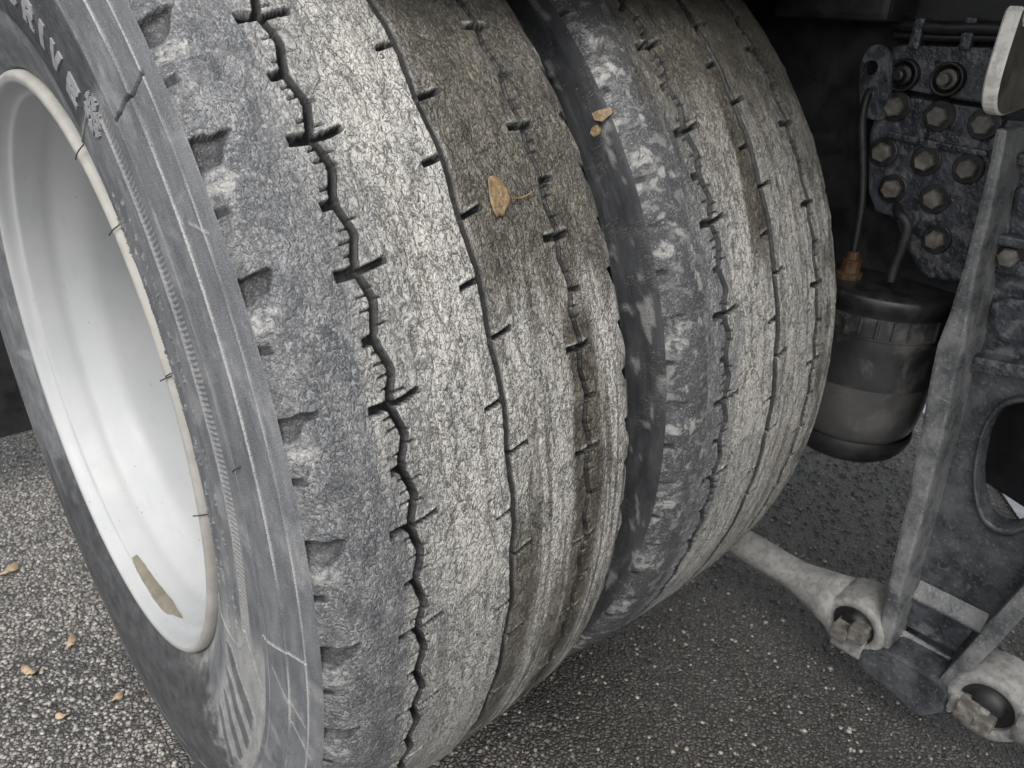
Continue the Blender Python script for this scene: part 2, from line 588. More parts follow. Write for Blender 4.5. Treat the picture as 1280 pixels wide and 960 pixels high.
M['blackrub'] = mat_simple('black_rubber', (0.010, 0.010, 0.011), (0.022, 0.022, 0.023), 30, (0.4, 0.55), 0.15)
M['rod'] = mat_simple('dusty_forged_rod', (0.19, 0.187, 0.178), (0.29, 0.284, 0.265), 60, (0.6, 0.75), 0.5, 0.0015, 220, dirt=(0.11, 0.11, 0.108), dirt_amt=0.6, dscale=110)
M['leaf'] = mat_simple('dry_brown_leaf', (0.13, 0.088, 0.048), (0.33, 0.225, 0.115), 130, (0.5, 0.65), 0.4, 0.0006, 700, dirt=(0.11, 0.085, 0.055), dirt_amt=0.85, dscale=130)
M['leafpale'] = mat_simple('bleached_leaf', (0.30, 0.21, 0.13), (0.50, 0.38, 0.26), 150, (0.55, 0.7), 0.4, 0.0006, 700, dirt=(0.22, 0.17, 0.12), dirt_amt=0.5, dscale=160)
M['white'] = mat_simple('chipped_white_edge', (0.74, 0.72, 0.67), (0.82, 0.80, 0.75), 60, (0.5, 0.65), 0.25, dirt=(0.34, 0.31, 0.25), dirt_amt=0.5, dscale=50)
M['taupe'] = mat_simple('dull_brown_grey_face', (0.085, 0.080, 0.068), (0.16, 0.15, 0.125), 26, (0.5, 0.65), 0.25, dirt=(0.035, 0.028, 0.022), dirt_amt=0.75, dscale=16)
M['mudspot'] = mat_simple('dried_silt', (0.15, 0.135, 0.10), (0.22, 0.20, 0.16), 50, (0.6, 0.75), 0.3)
M['splat'] = mat_simple('pale_dried_mud', (0.40, 0.385, 0.345), (0.54, 0.52, 0.47), 120, (0.7, 0.85), 0.7, 0.002, 300)
M['hair'] = mat_simple('thin_rubber_whisker', (0.02, 0.02, 0.02), (0.05, 0.05, 0.05), 60)
M['letter'] = mat_simple('dusty_raised_rubber', (0.20, 0.205, 0.21), (0.27, 0.272, 0.275), 90, (0.65, 0.8), 0.3, 0.0006, 600)

# ------------------------------------------------------------------ ground
me = bpy.data.meshes.new('ground')
me.from_pydata([(-60, -60, GZ), (60, -60, GZ), (60, 60, GZ), (-60, 60, GZ)], [], [(0, 1, 2, 3)])
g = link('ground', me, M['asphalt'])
g['kind'] = 'structure'


def stones(name, n, region, smin, smax, mat):
    ico = bmesh.new()
    bmesh.ops.create_icosphere(ico, subdivisions=1, radius=1)
    V = np.array([v.co for v in ico.verts])
    Fc = np.array([[v.index for v in f.verts] for f in ico.faces])
    ico.free()
    P = region(n)
    n = len(P)
    sc = rng.uniform(smin, smax, (n, 1)) * rng.uniform(0.6, 1.25, (n, 3))
    sc[:, 2] *= 0.55
    a = rng.uniform(0, 6.28, n)
    jit = 1 + rng.uniform(-0.28, 0.28, (n, len(V), 1))
    L = V[None] * jit * sc[:, None]
    ca, sa = np.cos(a)[:, None], np.sin(a)[:, None]
    X = L[..., 0] * ca - L[..., 1] * sa
    Y = L[..., 0] * sa + L[..., 1] * ca
    co = np.stack([X + P[:, 0:1], Y + P[:, 1:2], L[..., 2] + GZ + sc[:, 2:3] * 0.25], -1)
    F = (Fc[None] + (np.arange(n) * len(V))[:, None, None]).reshape(-1, 3)
    me = bpy.data.meshes.new(name)
    me.vertices.add(n * len(V))
    me.vertices.foreach_set('co', co.reshape(-1).astype(np.float32))
    nf = len(F)
    me.loops.add(nf * 3)
    me.loops.foreach_set('vertex_index', F.reshape(-1).astype(np.int32))
    me.polygons.add(nf)
    me.polygons.foreach_set('loop_start', np.arange(0, nf * 3, 3, dtype=np.int32))
    me.update(calc_edges=True)
    t = me.attributes.new('tone', 'FLOAT', 'POINT')
    t.data.foreach_set('value', np.repeat(rng.uniform(0, 1, n), len(V)).astype(np.float32))
    return link(name, me, mat)


def mat_stone():
    m = N('asphalt_chippings')
    t = m.attr('tone')
    c = m.mix(t, (0.17, 0.162, 0.152), (0.44, 0.42, 0.385))
    c = m.mix(m.ramp(t, 0.965, 0.975), c, (0.34, 0.285, 0.225))
    c = m.mix(m.ramp(m.noise(m.obj(), 600, 3), 0.45, 0.7, 0, 0.6), c, (0.06, 0.06, 0.06))
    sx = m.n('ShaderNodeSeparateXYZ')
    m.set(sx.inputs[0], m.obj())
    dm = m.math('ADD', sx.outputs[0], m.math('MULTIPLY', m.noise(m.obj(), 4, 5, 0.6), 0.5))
    truck_shade = m.math('MULTIPLY', m.math('MULTIPLY', m.ramp(dm, 0.22, 0.50), m.ramp(dm, 1.75, 1.45)), m.ramp(m.math('ABSOLUTE', m.math('ADD', sx.outputs[1], 0.3)), 1.9, 1.3))
    c = m.mix(m.math('MULTIPLY', m.math('MULTIPLY', truck_shade, 0.80), m.ramp(t, 0.80, 0.92, 1.0, 0.25)), c, (0.026, 0.0225, 0.018))  # same painted shade under the truck, on the chippings
    return m.fin(c, 0.42, None, spec=0.5)


def reg(n):
    a = np.stack([rng.uniform(-0.5, 0.02, n), rng.uniform(-0.25, 1.15, n)], -1)
    b = np.stack([rng.uniform(0.0, 1.7, n), rng.uniform(-0.95, 0.15, n)], -1)
    p = np.vstack([a, b])
    keep = ~((np.abs(p[:, 1]) < 0.16) & (p[:, 0] > -0.16) & (p[:, 0] < 0.5))
    return p[keep]


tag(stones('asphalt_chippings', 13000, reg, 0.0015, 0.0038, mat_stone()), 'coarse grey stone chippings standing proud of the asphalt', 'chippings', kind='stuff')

pm = [atz(*q_, GZ + 0.004)[:2] for q_ in ((1166, 528), (1250, 612), (1272, 645), (1290, 668))]  # pale strip laid on the ground beyond the bracket
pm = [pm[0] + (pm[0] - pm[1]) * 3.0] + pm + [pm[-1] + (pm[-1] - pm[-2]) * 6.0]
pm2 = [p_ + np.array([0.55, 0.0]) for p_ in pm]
me = bpy.data.meshes.new('pale_ground_strip')
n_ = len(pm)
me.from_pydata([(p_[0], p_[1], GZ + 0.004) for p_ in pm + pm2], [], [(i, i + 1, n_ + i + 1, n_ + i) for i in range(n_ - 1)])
M['palestrip'] = mat_simple('pale_strip_surface', (0.50, 0.51, 0.54), (0.62, 0.63, 0.66), 20, (0.4, 0.6), 0.5, 0.002, 160, dirt=(0.35, 0.34, 0.33), dirt_amt=0.5, dscale=14)
link('pale_ground_strip', me, M['palestrip'])['kind'] = 'structure'

# ------------------------------------------------------------------ tyre tread
HALF = 0.1445


def tread_r(s):
    a = np.abs(s)
    return R0 - 0.3 * s * s - 0.0131 * np.clip((a - 0.118) / 0.0265, 0, 1.2) ** 2


def theta_axis(f0, f1, fine, coarse):
    a = np.arange(f0, f1, fine)
    b = np.arange(f1, 360 + f0, coarse)
    return np.r_[a, b, 360 + f0]


def slot(S_, T_, x0, x1, th, half_deg, depth, slant=0.0, soft=0.0011):
    """a cut between x0 and x1, centred on angle th; slant in degrees over its length"""
    hw = half_deg * DEG * R0
    cx = (x0 + x1) / 2
    dth = (T_ - th - slant * (S_ - cx) / abs(x1 - x0)) * DEG * R0
    inx = np.minimum(S_ - x0, x1 - S_)
    d = np.minimum(inx, hw - np.abs(dth))
    return depth * sst(-soft * 0.5, soft * 0.5, d)


def make_tread(name, thT, step, fine_rng, style, parent, x_off):
    th = theta_axis(fine_rng[0], fine_rng[1], step / R0 / DEG, 0.5)
    s = np.linspace(-HALF, HALF, int(2 * HALF / step))
    seed = 11 if style == 'outer' else 57
    # the grid columns follow the zigzag grooves, so that the groove edges come out clean
    vr = th * DEG * R0
    tr = (thT - th) / PER
    hr = np.mod(2 * tr, 1.0)
    trr = np.where(hr < 0.5, hr * 2, 2 - 2 * hr)
    for _ in range(3):
        trr = 0.25 * np.roll(trr, 1) + 0.5 * trr + 0.25 * np.roll(trr, -1)
    wan = [0.0007 * perlin(vr * 55, vr * 0 + 3.3 * q, seed) + 0.0004 * perlin(vr * 160, vr * 0 + 1.7 * q, seed + 3) for q in range(3)]
    xr = [-0.0838 + 0.0062 * trr + wan[0], 0.0012 * np.sin(2 * math.pi * tr) + wan[1], 0.0800 - 0.0046 * trr + wan[2]]
    Sg, Tg = np.meshgrid(s, th)                     # (nθ, ns)
    S0 = Sg.copy()
    for xm, xi in zip((-0.0807, 0.0, 0.0777), xr):
        wgt = sst(0.034, 0.008, np.abs(S0 - xm))
        Sg = Sg + wgt * (xi - xm)[:, None]
    V = Tg * DEG * R0
    # wander: the worn edges are never quite straight
    wx = 0.0009 * perlin(V * 60, Sg * 60, seed) + 0.00035 * perlin(V * 200, Sg * 200, seed + 3)
    wt = (0.0008 * perlin(V * 80 + 40, Sg * 80, seed + 5)) / (DEG * R0)
    Sw, Tw = Sg + wx, Tg + wt
    t = (thT - Tw) / PER
    h2 = np.mod(2 * t, 1.0)
    tri = np.where(h2 < 0.5, h2 * 2, 2 - 2 * h2)
    dep = np.zeros_like(Sg)
    x1, x2, x3 = (x_[:, None] + 0 * Sg for x_ in xr)
    fillg = fbm(V * 9, Sg * 30, 3, seed + 21)
    for c, hw, dp in ((x1, 0.00200, 0.0115), (x2, 0.00185, 0.0125), (x3, 0.00155, 0.0095)):
        dep = np.maximum(dep, dp * sst(-0.0005, 0.0006, hw - np.abs(Sg - c)))
    kmin = int(math.floor((thT - th[-1]) / PER)) - 1
    kmax = int(math.ceil((thT - th[0]) / PER)) + 1
    lump = np.zeros_like(Sg)
    clean = np.zeros_like(Sg)
    pale = np.zeros_like(Sg)
    notch = np.zeros_like(Sg)
    for k in range(kmin, kmax):
        t0 = thT - k * PER
        r0, r1 = np.searchsorted(th, [t0 - PER * 1.1, t0 + PER * 0.6])
        if r1 - r0 < 2:
            continue
        sl = slice(r0, r1)
        A, B = Sw[sl], Tw[sl]
        d = dep[sl]
        jj = np.random.default_rng((seed * 1000 + k) % 100003).uniform(-1, 1, 12)
        cuts = []
        cuts.append(slot(A, B, -0.0965, -0.081, t0 - 0.15, 0.36, 0.0085, 0.10))
        cuts.append(slot(A, B, -0.082, -0.063, t0 + 0.05, 0.24, 0.0065, 0.55))
        cuts.append(slot(A, B, -0.0910 + 0.002 * jj[0], -0.081, t0 - PER / 2 - 0.1, 0.30, 0.0085, 0.15))
        cuts.append(slot(A, B, -0.0152, -0.001, t0 - 0.287 * PER, 0.20, 0.0065, 0.35))
        cuts.append(slot(A, B, 0.001, 0.0168, t0 - 0.735 * PER, 0.20, 0.0065, 0.45))
        cuts.append(slot(A, B, 0.0655, 0.079, t0 - 0.06 * PER, 0.26, 0.0065, 0.0))
        cuts.append(slot(A, B, 0.078, 0.0900, t0 - 0.06 * PER, 0.24, 0.0065, 0.35))
        cuts.append(slot(A, B, 0.078, 0.0900, t0 - 0.55 * PER, 0.22, 0.0060, 0.0))
        for q in range(4):                            # sipes on both sides of the zigzag grooves
            for half in (0, 1):
                tt = t0 - PER * (half * 0.5 + 0.11 + 0.095 * q)
                sp = np.random.default_rng((seed * 77 + k * 31 + q * 7 + half) % 100003).uniform(0, 1, 6)
                if sp[0] > 0.45:
                    cuts.append(0.75 * slot(A, B, -0.0858 - 0.0028 * sp[3], -0.080, tt + 0.15 * sp[1], 0.070, 0.0042, 0.12))
                if sp[1] > 0.42:
                    cuts.append(0.75 * slot(A, B, -0.0800, -0.0752 + 0.0040 * sp[4], tt - 0.3 + 0.15 * sp[2], 0.070, 0.0042, 0.2))
                if sp[2] > 0.40:
                    cuts.append(0.75 * slot(A, B, 0.0785, 0.0825 + 0.0035 * sp[5], tt + 0.1 * sp[0], 0.070, 0.0036, 0.15))
        for c in cuts:
            d = np.maximum(d, c)
        # rubber lips pushed up along the upper edges of the cuts
        for x0_, x1_, th_, hd_, sl_ in ((-0.0965, -0.0835, t0 - 0.15, 0.36, 0.10), (-0.0790, -0.063, t0 + 0.05, 0.24, 0.55), (-0.0152, -0.003, t0 - 0.287 * PER, 0.20, 0.35),
                                        (0.003, 0.0168, t0 - 0.735 * PER, 0.20, 0.45), (0.0655, 0.0900, t0 - 0.06 * PER, 0.26, 0.2), (-0.0905, -0.0835, t0 - PER / 2 - 0.1, 0.30, 0.15)):
            b_ = slot(A, B, x0_, x1_, th_ + hd_ + 0.16, 0.13, 1.0, sl_, 0.0016)
            lump[sl] += (0.0008 + 0.0004 * jj[3]) * b_
            pale[sl] = np.maximum(pale[sl], 0.75 * b_)
        # shoulder notches, steep upper edge, ramping out downwards
        for sgn, ph, amp in ((-1, 0.9, 1.0 if style == 'outer' else 0.3), (1, 0.3, 0.85)):
            tt = t0 + ph
            u = (tt + 0.25 + 0.25 * jj[10] - B + 0.35 * perlin(A * 110, V[sl] * 60, seed + 78)) / (2.1 + 0.4 * jj[11])
            inner = 0.1255 + 0.013 * np.clip(u, 0, 1) + 0.003 * jj[8] + 0.004 * perlin(V[sl] * 70, A * 70, seed + 77)
            e = np.minimum(sgn * A - inner, 1)
            prof = sst(-0.04, 0.05, u) * (1 - sst(0.55, 1.05, u))
            nd_ = prof * sst(-0.0010, 0.0030, e)
            notch[sl] = np.maximum(notch[sl], nd_)
            d = np.maximum(d, amp * 0.0070 * nd_)
            # mud heaped under the notch
            lu = (tt - 2.75 - B) / 0.75
            lx = (sgn * A - 0.137) / 0.008
            wob = 1 + 0.9 * perlin(A * 150, V[sl] * 130, seed + 81)
            bl = np.exp(-(lu * lu + lx * lx) * wob)
            lump[sl] += (0.0017 + 0.0008 * jj[7]) * bl * (1 if style == 'outer' else 0.6)
            pale[sl] = np.maximum(pale[sl], sst(0.25, 0.6, bl))
            # smooth worn hollow
            hu = (tt - 5.2 - B) / 1.3
            hx = (sgn * A - 0.127) / 0.009
            clean[sl] += (0.55 + 0.35 * jj[9]) * np.exp(-hu * hu - hx * hx)
            tt2 = t0 + ph - PER / 2
            if sgn > 0:
                u = (tt2 + 0.2 - B) / 1.7
                inner = 0.126 + 0.008 * np.clip(u, 0, 1)
                prof = sst(-0.06, 0.06, u) * (1 - sst(0.5, 1.05, u))
                d = np.maximum(d, 0.007 * prof * sst(-0.001, 0.003, A - inner))
            else:
                d = np.maximum(d, slot(A, B, -0.2, -0.1392, tt2, 0.30, 0.0028, 0.0, 0.0016))
        dep[sl] = d
    groove = sst(0.0007, 0.0034, dep)
    groove[:, 1:-1] = np.maximum(groove[:, 1:-1], 0.9 * np.maximum(groove[:, 2:], groove[:, :-2]))
    # mud partly filling the cuts
    if style == 'outer':
        fill = 0.08 * sst(0.04, 0.09, Sg) + 0.30 * sst(2, -14, Tg) * sst(0.02, 0.06, Sg) - 0.25 * sst(0.02, 0.01, np.abs(Sg))
    else:
        fill = 0.0 + 0.12 * sst(0.05, 0.1, Sg) - 0.2 * sst(0.02, 0.01, np.abs(Sg))
    fill = np.clip(fill + 0.45 * fillg, 0, 0.8)
    dep = dep * (1 - 0.75 * fill)
    groove = groove * (1 - 0.5 * fill) * (1 - 0.55 * sst(0.05, 0.5, notch) * (groove < 2))
    clean = np.maximum(clean, 0.8 * sst(0.05, 0.4, notch))
    # relief of the dried mud
    ww = 0.006 * fbm(V * 45, Sg * 45, 2, seed + 31)
    n1 = perlin((Sg + ww) * 120, (V - ww) * 62, seed + 7)
    n2 = perlin((Sg - ww) * 260, (V + ww) * 150, seed + 8)
    n3 = perlin((Sg + ww) * 480, (V + ww) * 330, seed + 9)
    ridge = (1 - np.abs(n1)) * 0.00020 + (1 - np.abs(n2)) * 0.00025 + n3 * 0.00016
    low = 0.0008 * fbm(V * 14, Sg * 22, 3, seed + 40)
    rough_amt = 1 - 0.75 * groove
    # colour masks along the circumference
    b1 = fbm(V * 10, Sg * 55, 4, seed + 50)
    b2 = fbm(V * 22, Sg * 70, 4, seed + 51)
    streak = fbm(V * 5, Sg * 170, 3, seed + 52)
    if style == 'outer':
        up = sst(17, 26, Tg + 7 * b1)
        wet_shade = up * sst(-0.002, 0.006, Sg - x2 + 0.006 * b2) * (0.93 - 0.15 * sst(0.10, 0.14, Sg))
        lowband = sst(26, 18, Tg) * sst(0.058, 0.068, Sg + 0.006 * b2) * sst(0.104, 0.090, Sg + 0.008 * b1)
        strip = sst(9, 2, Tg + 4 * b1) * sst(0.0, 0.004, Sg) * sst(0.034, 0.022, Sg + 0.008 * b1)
        wet_shade = np.maximum(wet_shade, np.maximum(lowband, 0.9 * strip))
        wet_shade = np.maximum(wet_shade, 0.75 * sst(0.02, 0.20, streak) * sst(24, 6, Tg) * sst(0.0, 0.03, Sg))
        wet_shade = np.maximum(wet_shade, 0.55 * sst(40, 52, Tg + 5 * b1) * sst(-0.05, -0.02, Sg))
        grey = sst(-0.078, -0.100, Sg + 0.018 * b1)
        grey = np.maximum(grey, 0.45 * sst(-0.045, -0.07, Sg + 0.02 * b2))
        clean = clean * sst(0.5, 1.0, np.abs(Sg) / 0.11)
        clean = np.maximum(clean, 0.75 * sst(-0.134, -0.1430, Sg + 0.006 * b2))
        clean = np.maximum(clean, 0.5 * sst(0.132, 0.142, Sg + 0.01 * b2))
        clean = clean * (0.7 + 0.6 * b2)
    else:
        wet_shade = sst(15, 24, Tg + 5 * b1) * sst(-0.030, -0.024, Sg + 0.004 * b1 + 0.0006 * (30 - Tg)) * sst(0.004, -0.002, Sg)
        wet_shade = np.maximum(wet_shade, 0.45 * sst(20, 34, Tg + 5 * b1))
        wet_shade = np.maximum(wet_shade, 0.55 * sst(0.05, 0.22, streak) * sst(-0.02, 0.03, Sg))
        wet_shade = np.maximum(wet_shade, 0.75 * sst(0.086, 0.098, Sg) * sst(0.128, 0.116, Sg) * sst(-0.1, 0.2, b2))
        wet_shade = np.maximum(wet_shade, 0.95 * sst(24, 42, Tg + 5 * b1))  # overhead shade painted dark into the upper inner tread
        grey = sst(-0.055, -0.085, Sg + 0.03 * b1)
        clean = clean * 0.3
        clean = np.maximum(clean, sst(-0.096, -0.114, Sg + 0.022 * b1) * (0.95 + 0.4 * b2))
    hgt = -dep + rough_amt * (ridge + low) * (1 - 0.6 * np.clip(clean, 0, 1)) + lump
    edge = sst(HALF, HALF - 0.003, np.abs(Sg))
    hgt = np.where(edge < 1, -dep + (hgt + dep) * edge, hgt)
    r = tread_r(Sg) + hgt
    a = Tg * DEG
    P = np.stack([Sg, -r * np.cos(a), r * np.sin(a)], -1)
    P[..., 2] = np.maximum(P[..., 2], GZ + 0.0008)
    clean = np.clip(clean, 0, 1) * (1 - sst(0.0006, 0.002, lump))
    if style == 'inner':
        blot = fbm(V * 55, Sg * 85, 4, seed + 88)
        pale = np.maximum(0.5 * pale, 0.42 * sst(0.26, 0.36, blot) * sst(-0.085, -0.11, Sg))
    else:
        pale = pale * np.where(Sg < 0, 0.5, 0.8)
    me = grid_mesh(name, P, np.stack([Sg, V, hgt], -1),
                   dict(groove=np.clip(groove, 0, 1), wet_shade=np.clip(wet_shade, 0, 1), grey=np.clip(grey, 0, 1), clean=clean, pale=np.clip(pale, 0, 1)))
    return link(name, me, M['tread'], parent)


# ------------------------------------------------------------------ sidewall
SW = np.array([(-.1445, .4856), (-.1466, .480), (-.149, .47), (-.152, .455), (-.155, .435), (-.1573, .41),
               (-.1580, .385), (-.1560, .36), (-.1520, .34), (-.147, .325), (-.142, .312), (-.1385, .3035), (-.128, .300)])


def sw_x(r):
    return np.interp(r, SW[::-1, 1], SW[::-1, 0])


def seg_dist(Rg, Tg, pts):
    """metric distance of (r, theta) samples to a polyline"""
    best = np.full(Rg.shape, 9.0)
    for (r0, t0), (r1, t1) in zip(pts[:-1], pts[1:]):
        k = DEG * 0.43
        ax, ay, bx, by = r0, t0 * k, r1, t1 * k
        dx, dy = bx - ax, by - ay
        u = np.clip(((Rg - ax) * dx + (Tg * k - ay) * dy) / (dx * dx + dy * dy), 0, 1)
        best = np.minimum(best, np.hypot(Rg - ax - u * dx, Tg * k - ay - u * dy))
    return best


def sidewall_height(Rg, Tg):
    V = Tg * DEG * 0.42
    h = np.zeros_like(Rg)
    raised = np.zeros_like(Rg)

    def rib(r0, w, a):
        nonlocal h
        h = h + a * np.exp(-((Rg - r0) / w) ** 2)
    rib(0.4295, 0.0008, 0.0009)
    rib(0.4250, 0.0008, 0.0008)
    rib(0.4540, 0.0008, 0.0008)
    rib(0.4725, 0.0008, 0.0009)
    h = h + 0.0012 * sst(0.4300, 0.4312, Rg) - 0.0008 * sst(0.4535, 0.456, Rg)
    rw = 0.8 * (np.abs(Rg - 0.4727) < 0.0006) + 0.75 * (np.abs(Rg - 0.4542) < 0.0006) + 0.7 * (np.abs(Rg - 0.4297) < 0.0006)
    raised = np.maximum(raised, rw * sst(-0.35, 0.25, fbm(V * 12, Rg * 30, 3, 5)))
    # serrated band with its frame
    arc = sst(-7, -5, Tg) * sst(48.5, 47, Tg)
    rc = 0.4110 - 0.010 * sst(16, -8, Tg)
    band = sst(0.0052, 0.0042, np.abs(Rg - rc)) * arc
    ser = np.mod(Tg / 0.52, 1.0) < 0.5
    fine = sst(10, 3, Tg)
    h = h - 0.0009 * band * np.where(ser, 1, 0) * (1 - fine)
    raised = np.maximum(raised, band * (0.28 + 0.5 * fine) * np.where(ser, 0.25, 1.0))
    # inner text panel, its frame and rows of tiny marks
    inp = sst(-12, -11.4, Tg) * sst(51, 50, Tg) * sst(0.3125, 0.314, Rg) * (Rg < rc - 0.0052)
    pe = np.abs(Rg - (rc - 0.0058))
    frame = np.where((Tg > -8) & (Tg < 47), pe, 9)
    frame = np.minimum(frame, seg_dist(Rg, Tg, [(0.4035, 47.0), (0.400, 48.2), (0.391, 49.2), (0.36, 51.0), (0.335, 53.5), (0.318, 57.0)]))
    frame = np.minimum(frame, seg_dist(Rg, Tg, [(0.3945, -8.0), (0.388, -10.0), (0.376, -11.0), (0.345, -12.3), (0.318, -13.2)]))
    h = h + 0.0010 * sst(0.0014, 0.0005, frame)
    raised = np.maximum(raised, 0.45 * sst(0.0013, 0.0006, frame))
    g = np.random.default_rng(3)
    for row, rr, hh in ((0, 0.3475, 0.0050), (1, 0.3650, 0.0062), (2, 0.3835, 0.0052)):
        tcur = -10.0
        while tcur < 44:
            wd = g.uniform(0.5, 1.0)
            if g.uniform() < 0.72:
                rsel = np.abs(Rg - rr - g.uniform(-0.0006, 0.0006)) < hh / 2
                for q in range(g.integers(1, 3)):
                    a0 = tcur + g.uniform(0, 0.3)
                    sl = g.uniform(-1, 1) * 0.35 + 0.4
                    m_ = rsel & (np.abs(Tg - a0 - q * 0.42 - sl * (Rg - rr) / hh) < 0.10)
                    h = h + 0.0007 * m_
                    raised = np.maximum(raised, 0.42 * m_ * g.uniform(0.2, 1))
                if g.uniform() < 0.35:
                    e = (np.abs(Rg - rr - hh / 2 * g.choice([-1, 0, 1])) < 0.0008) & (np.abs(Tg - tcur - 0.4) < 0.35)
                    h = h + 0.0007 * e
                    raised = np.maximum(raised, 0.35 * e)
            tcur += wd + (1.6 if g.uniform() < 0.14 else 0.1)
    # lower decorated panel with four bars
    low = sst(-10.5, -12.5, Tg) * sst(-47, -43, Tg) * sst(0.352, 0.358, Rg) * sst(0.4235, 0.4215, Rg)
    sandy = sst(-3, -10, Tg) * sst(-60, -34, Tg) * sst(0.335, 0.36, Rg) * sst(0.4245, 0.4225, Rg)
    bars = np.zeros_like(Rg)
    for k in range(4):
        t0 = -14.0 - 6.4 * k
        u = (Rg - 0.358) / 0.052
        c = t0 - 7.5 * u
        wdt = (1.6 - 0.25 * k) * sst(0.0, 0.25, u) + 0.25
        bars = np.maximum(bars, sst(0.3, -0.1, np.abs(Tg - c) - wdt) * sst(-0.02, 0.02, u) * sst(1.02, 0.97, u))
    h = h + 0.0011 * bars
    h = h + 0.0010 * sst(0.0016, 0.0006, seg_dist(Rg, Tg, [(0.3975, -6.0), (0.418, -12), (0.4225, -20), (0.4225, -34), (0.418, -44)]))
    # a cut and a scar across the shoulder ribs
    cut = sst(0.0016, 0.0005, seg_dist(Rg, Tg, [(.4243, 44.3), (.436, 43.9), (.4464, 43.9), (.4555, 43.5), (.4728, 43.6)]))
    h = h - 0.0026 * cut
    scar = sst(0.0013, 0.0005, seg_dist(Rg, Tg, [(.4264, -3.2), (.44, -2.9), (.4542, -2.4), (.473, -2.1)]))
    for a_, b_ in (((.452, -8.5), (.470, -10.5)), ((.455, -11.5), (.476, -14.5)), ((.462, 33), (.476, 31.6)), ((.436, -6), (.452, -9.2))):
        scar = np.maximum(scar, 0.6 * sst(0.0010, 0.0004, seg_dist(Rg, Tg, [a_, b_])))
    h = h + 0.0009 * scar
    raised = np.maximum(raised, 0.8 * scar)
    # dust
    b1 = fbm(V * 14, Rg * 40, 4, 91)
    b2 = fbm(V * 30, Rg * 120, 4, 92)
    dust = 0.80 + 0.25 * b2 + 0 * Rg
    dark = sst(48.3, 50.2, Tg + 60 * (Rg - 0.40)) * sst(0.352, 0.357, Rg + 0.002 * b1) * sst(0.4235, 0.4215, Rg) * (Tg < 150)
    dust = dust * (1 - 0.88 * dark)
    ua = np.mod(Tg, 360)
    tw = np.mod(Tg + 180, 360) - 180
    wetlow = sst(-150, -134, tw + 14 * b1 + 60 * (Rg - .4)) * sst(-37, -47, tw + 9 * b1 + 8 * b2)
    dust = dust * (1 - 0.85 * wetlow)
    raised = np.maximum(raised, 0.62 * sandy * (1 - 0.85 * bars) * (1 - 0.9 * wetlow) * (0.75 + 0.6 * b2))
    dust = dust * (1 - 0.5 * bars)
    powder = sst(0.325, 0.309, Rg) * sst(0, 20, np.mod(ua + 70, 360)) * sst(68, 50, np.mod(ua + 70, 360))
    raised = np.maximum(raised, 0.6 * powder * (0.6 + 0.8 * b2))
    dust = dust * (1 - 0.92 * cut)
    raised = raised * (1 - cut)
    h = h + 0.00022 * fbm(V * 220, Rg * 420, 3, 71)
    return h, raised, np.clip(dust, 0, 1)


SWN = np.gradient(SW, axis=0)


def make_sidewall(name, detailed, parent, mirror=False):
    if detailed:
        th = np.r_[np.arange(-60, 80, 0.13), np.arange(80, 300.001, 0.5)]
        pr = dense(SW, 0.00078)
    else:
        th = np.r_[np.arange(-60, 80, 0.6), np.arange(80, 300.001, 1.5)]
        pr = dense(SW, 0.0025)
    # smooth the profile a little
    for _ in range(6 if detailed else 2):
        pr[1:-1] = 0.25 * pr[:-2] + 0.5 * pr[1:-1] + 0.25 * pr[2:]
    tg = np.gradient(pr, axis=0)
    tg /= np.linalg.norm(tg, axis=1)[:, None]
    nx, nr = tg[:, 1], -tg[:, 0]
    sgn = np.where(nx > 0, -1, 1)
    nx, nr = nx * sgn, nr * sgn
    Rg, Tg = np.meshgrid(pr[:, 1], th)
    h, raised, dust = sidewall_height(Rg, Tg)
    if not detailed:
        raised = raised * 0
        V = Tg * DEG * 0.42
        dust = np.clip(-0.25 + 0.5 * fbm(V * 20, Rg * 40, 4, 33), 0, 1)  # dust cut back to deepen the shade between the tyres
        raised = 0.4 * sst(0.24, 0.34, fbm(V * 36 + 0.5 * fbm(V * 60, Rg * 90, 3, 36), Rg * 60, 5, 35)) * sst(0.40, 0.47, Rg)
    e = np.ones(len(pr))
    e[0] = 0
    h = h * e[None]
    X = pr[None, :, 0] + h * nx[None]
    Rr = pr[None, :, 1] + h * nr[None]
    if mirror:
        X = -X
    a = Tg * DEG
    P = np.stack([X, -Rr * np.cos(a), Rr * np.sin(a)], -1)
    P[..., 2] = np.maximum(P[..., 2], GZ + 0.0008)
    me = grid_mesh(name, P, np.stack([Rg, Tg * DEG * 0.42], -1), dict(raised=np.clip(raised, 0, 1), dust=dust))
    return link(name, me, M['side'], parent)


wheel = thing('truck_wheel', 'outer truck wheel with white deep rim and tread caked in grey mud', 'truck wheel')
wheel2 = thing('truck_wheel', 'inner truck wheel of the pair, dusty tyre beside the black canister', 'truck wheel', (DUAL, 0, 0))
make_tread('tread', 26.95, 0.00085, (-32, 57), 'outer', wheel, 0)
side = make_sidewall('sidewall', True, wheel)
make_sidewall('sidewall', False, wheel, True)
t2 = make_tread('tread', 24.75, 0.0013, (-32, 57), 'inner', wheel2, DUAL)
sA = make_sidewall('sidewall', False, wheel2)
sB = link('sidewall', [c for c in wheel.children if c.data.name.startswith('sidewall') and c is not side][0].data, None, wheel2)

# raised letters and snowflake on the outer sidewall
def inside(poly, X, Y):
    c = np.zeros(X.shape, bool)
    n = len(poly)
    for i in range(n):
        x0, y0 = poly[i]
        x1, y1 = poly[(i + 1) % n]
        cond = ((y0 > Y) != (y1 > Y))
        xi = (x1 - x0) * (Y - y0) / ((y1 - y0) if y1 != y0 else 1e-9) + x0
        c ^= cond & (X < xi)
    return c


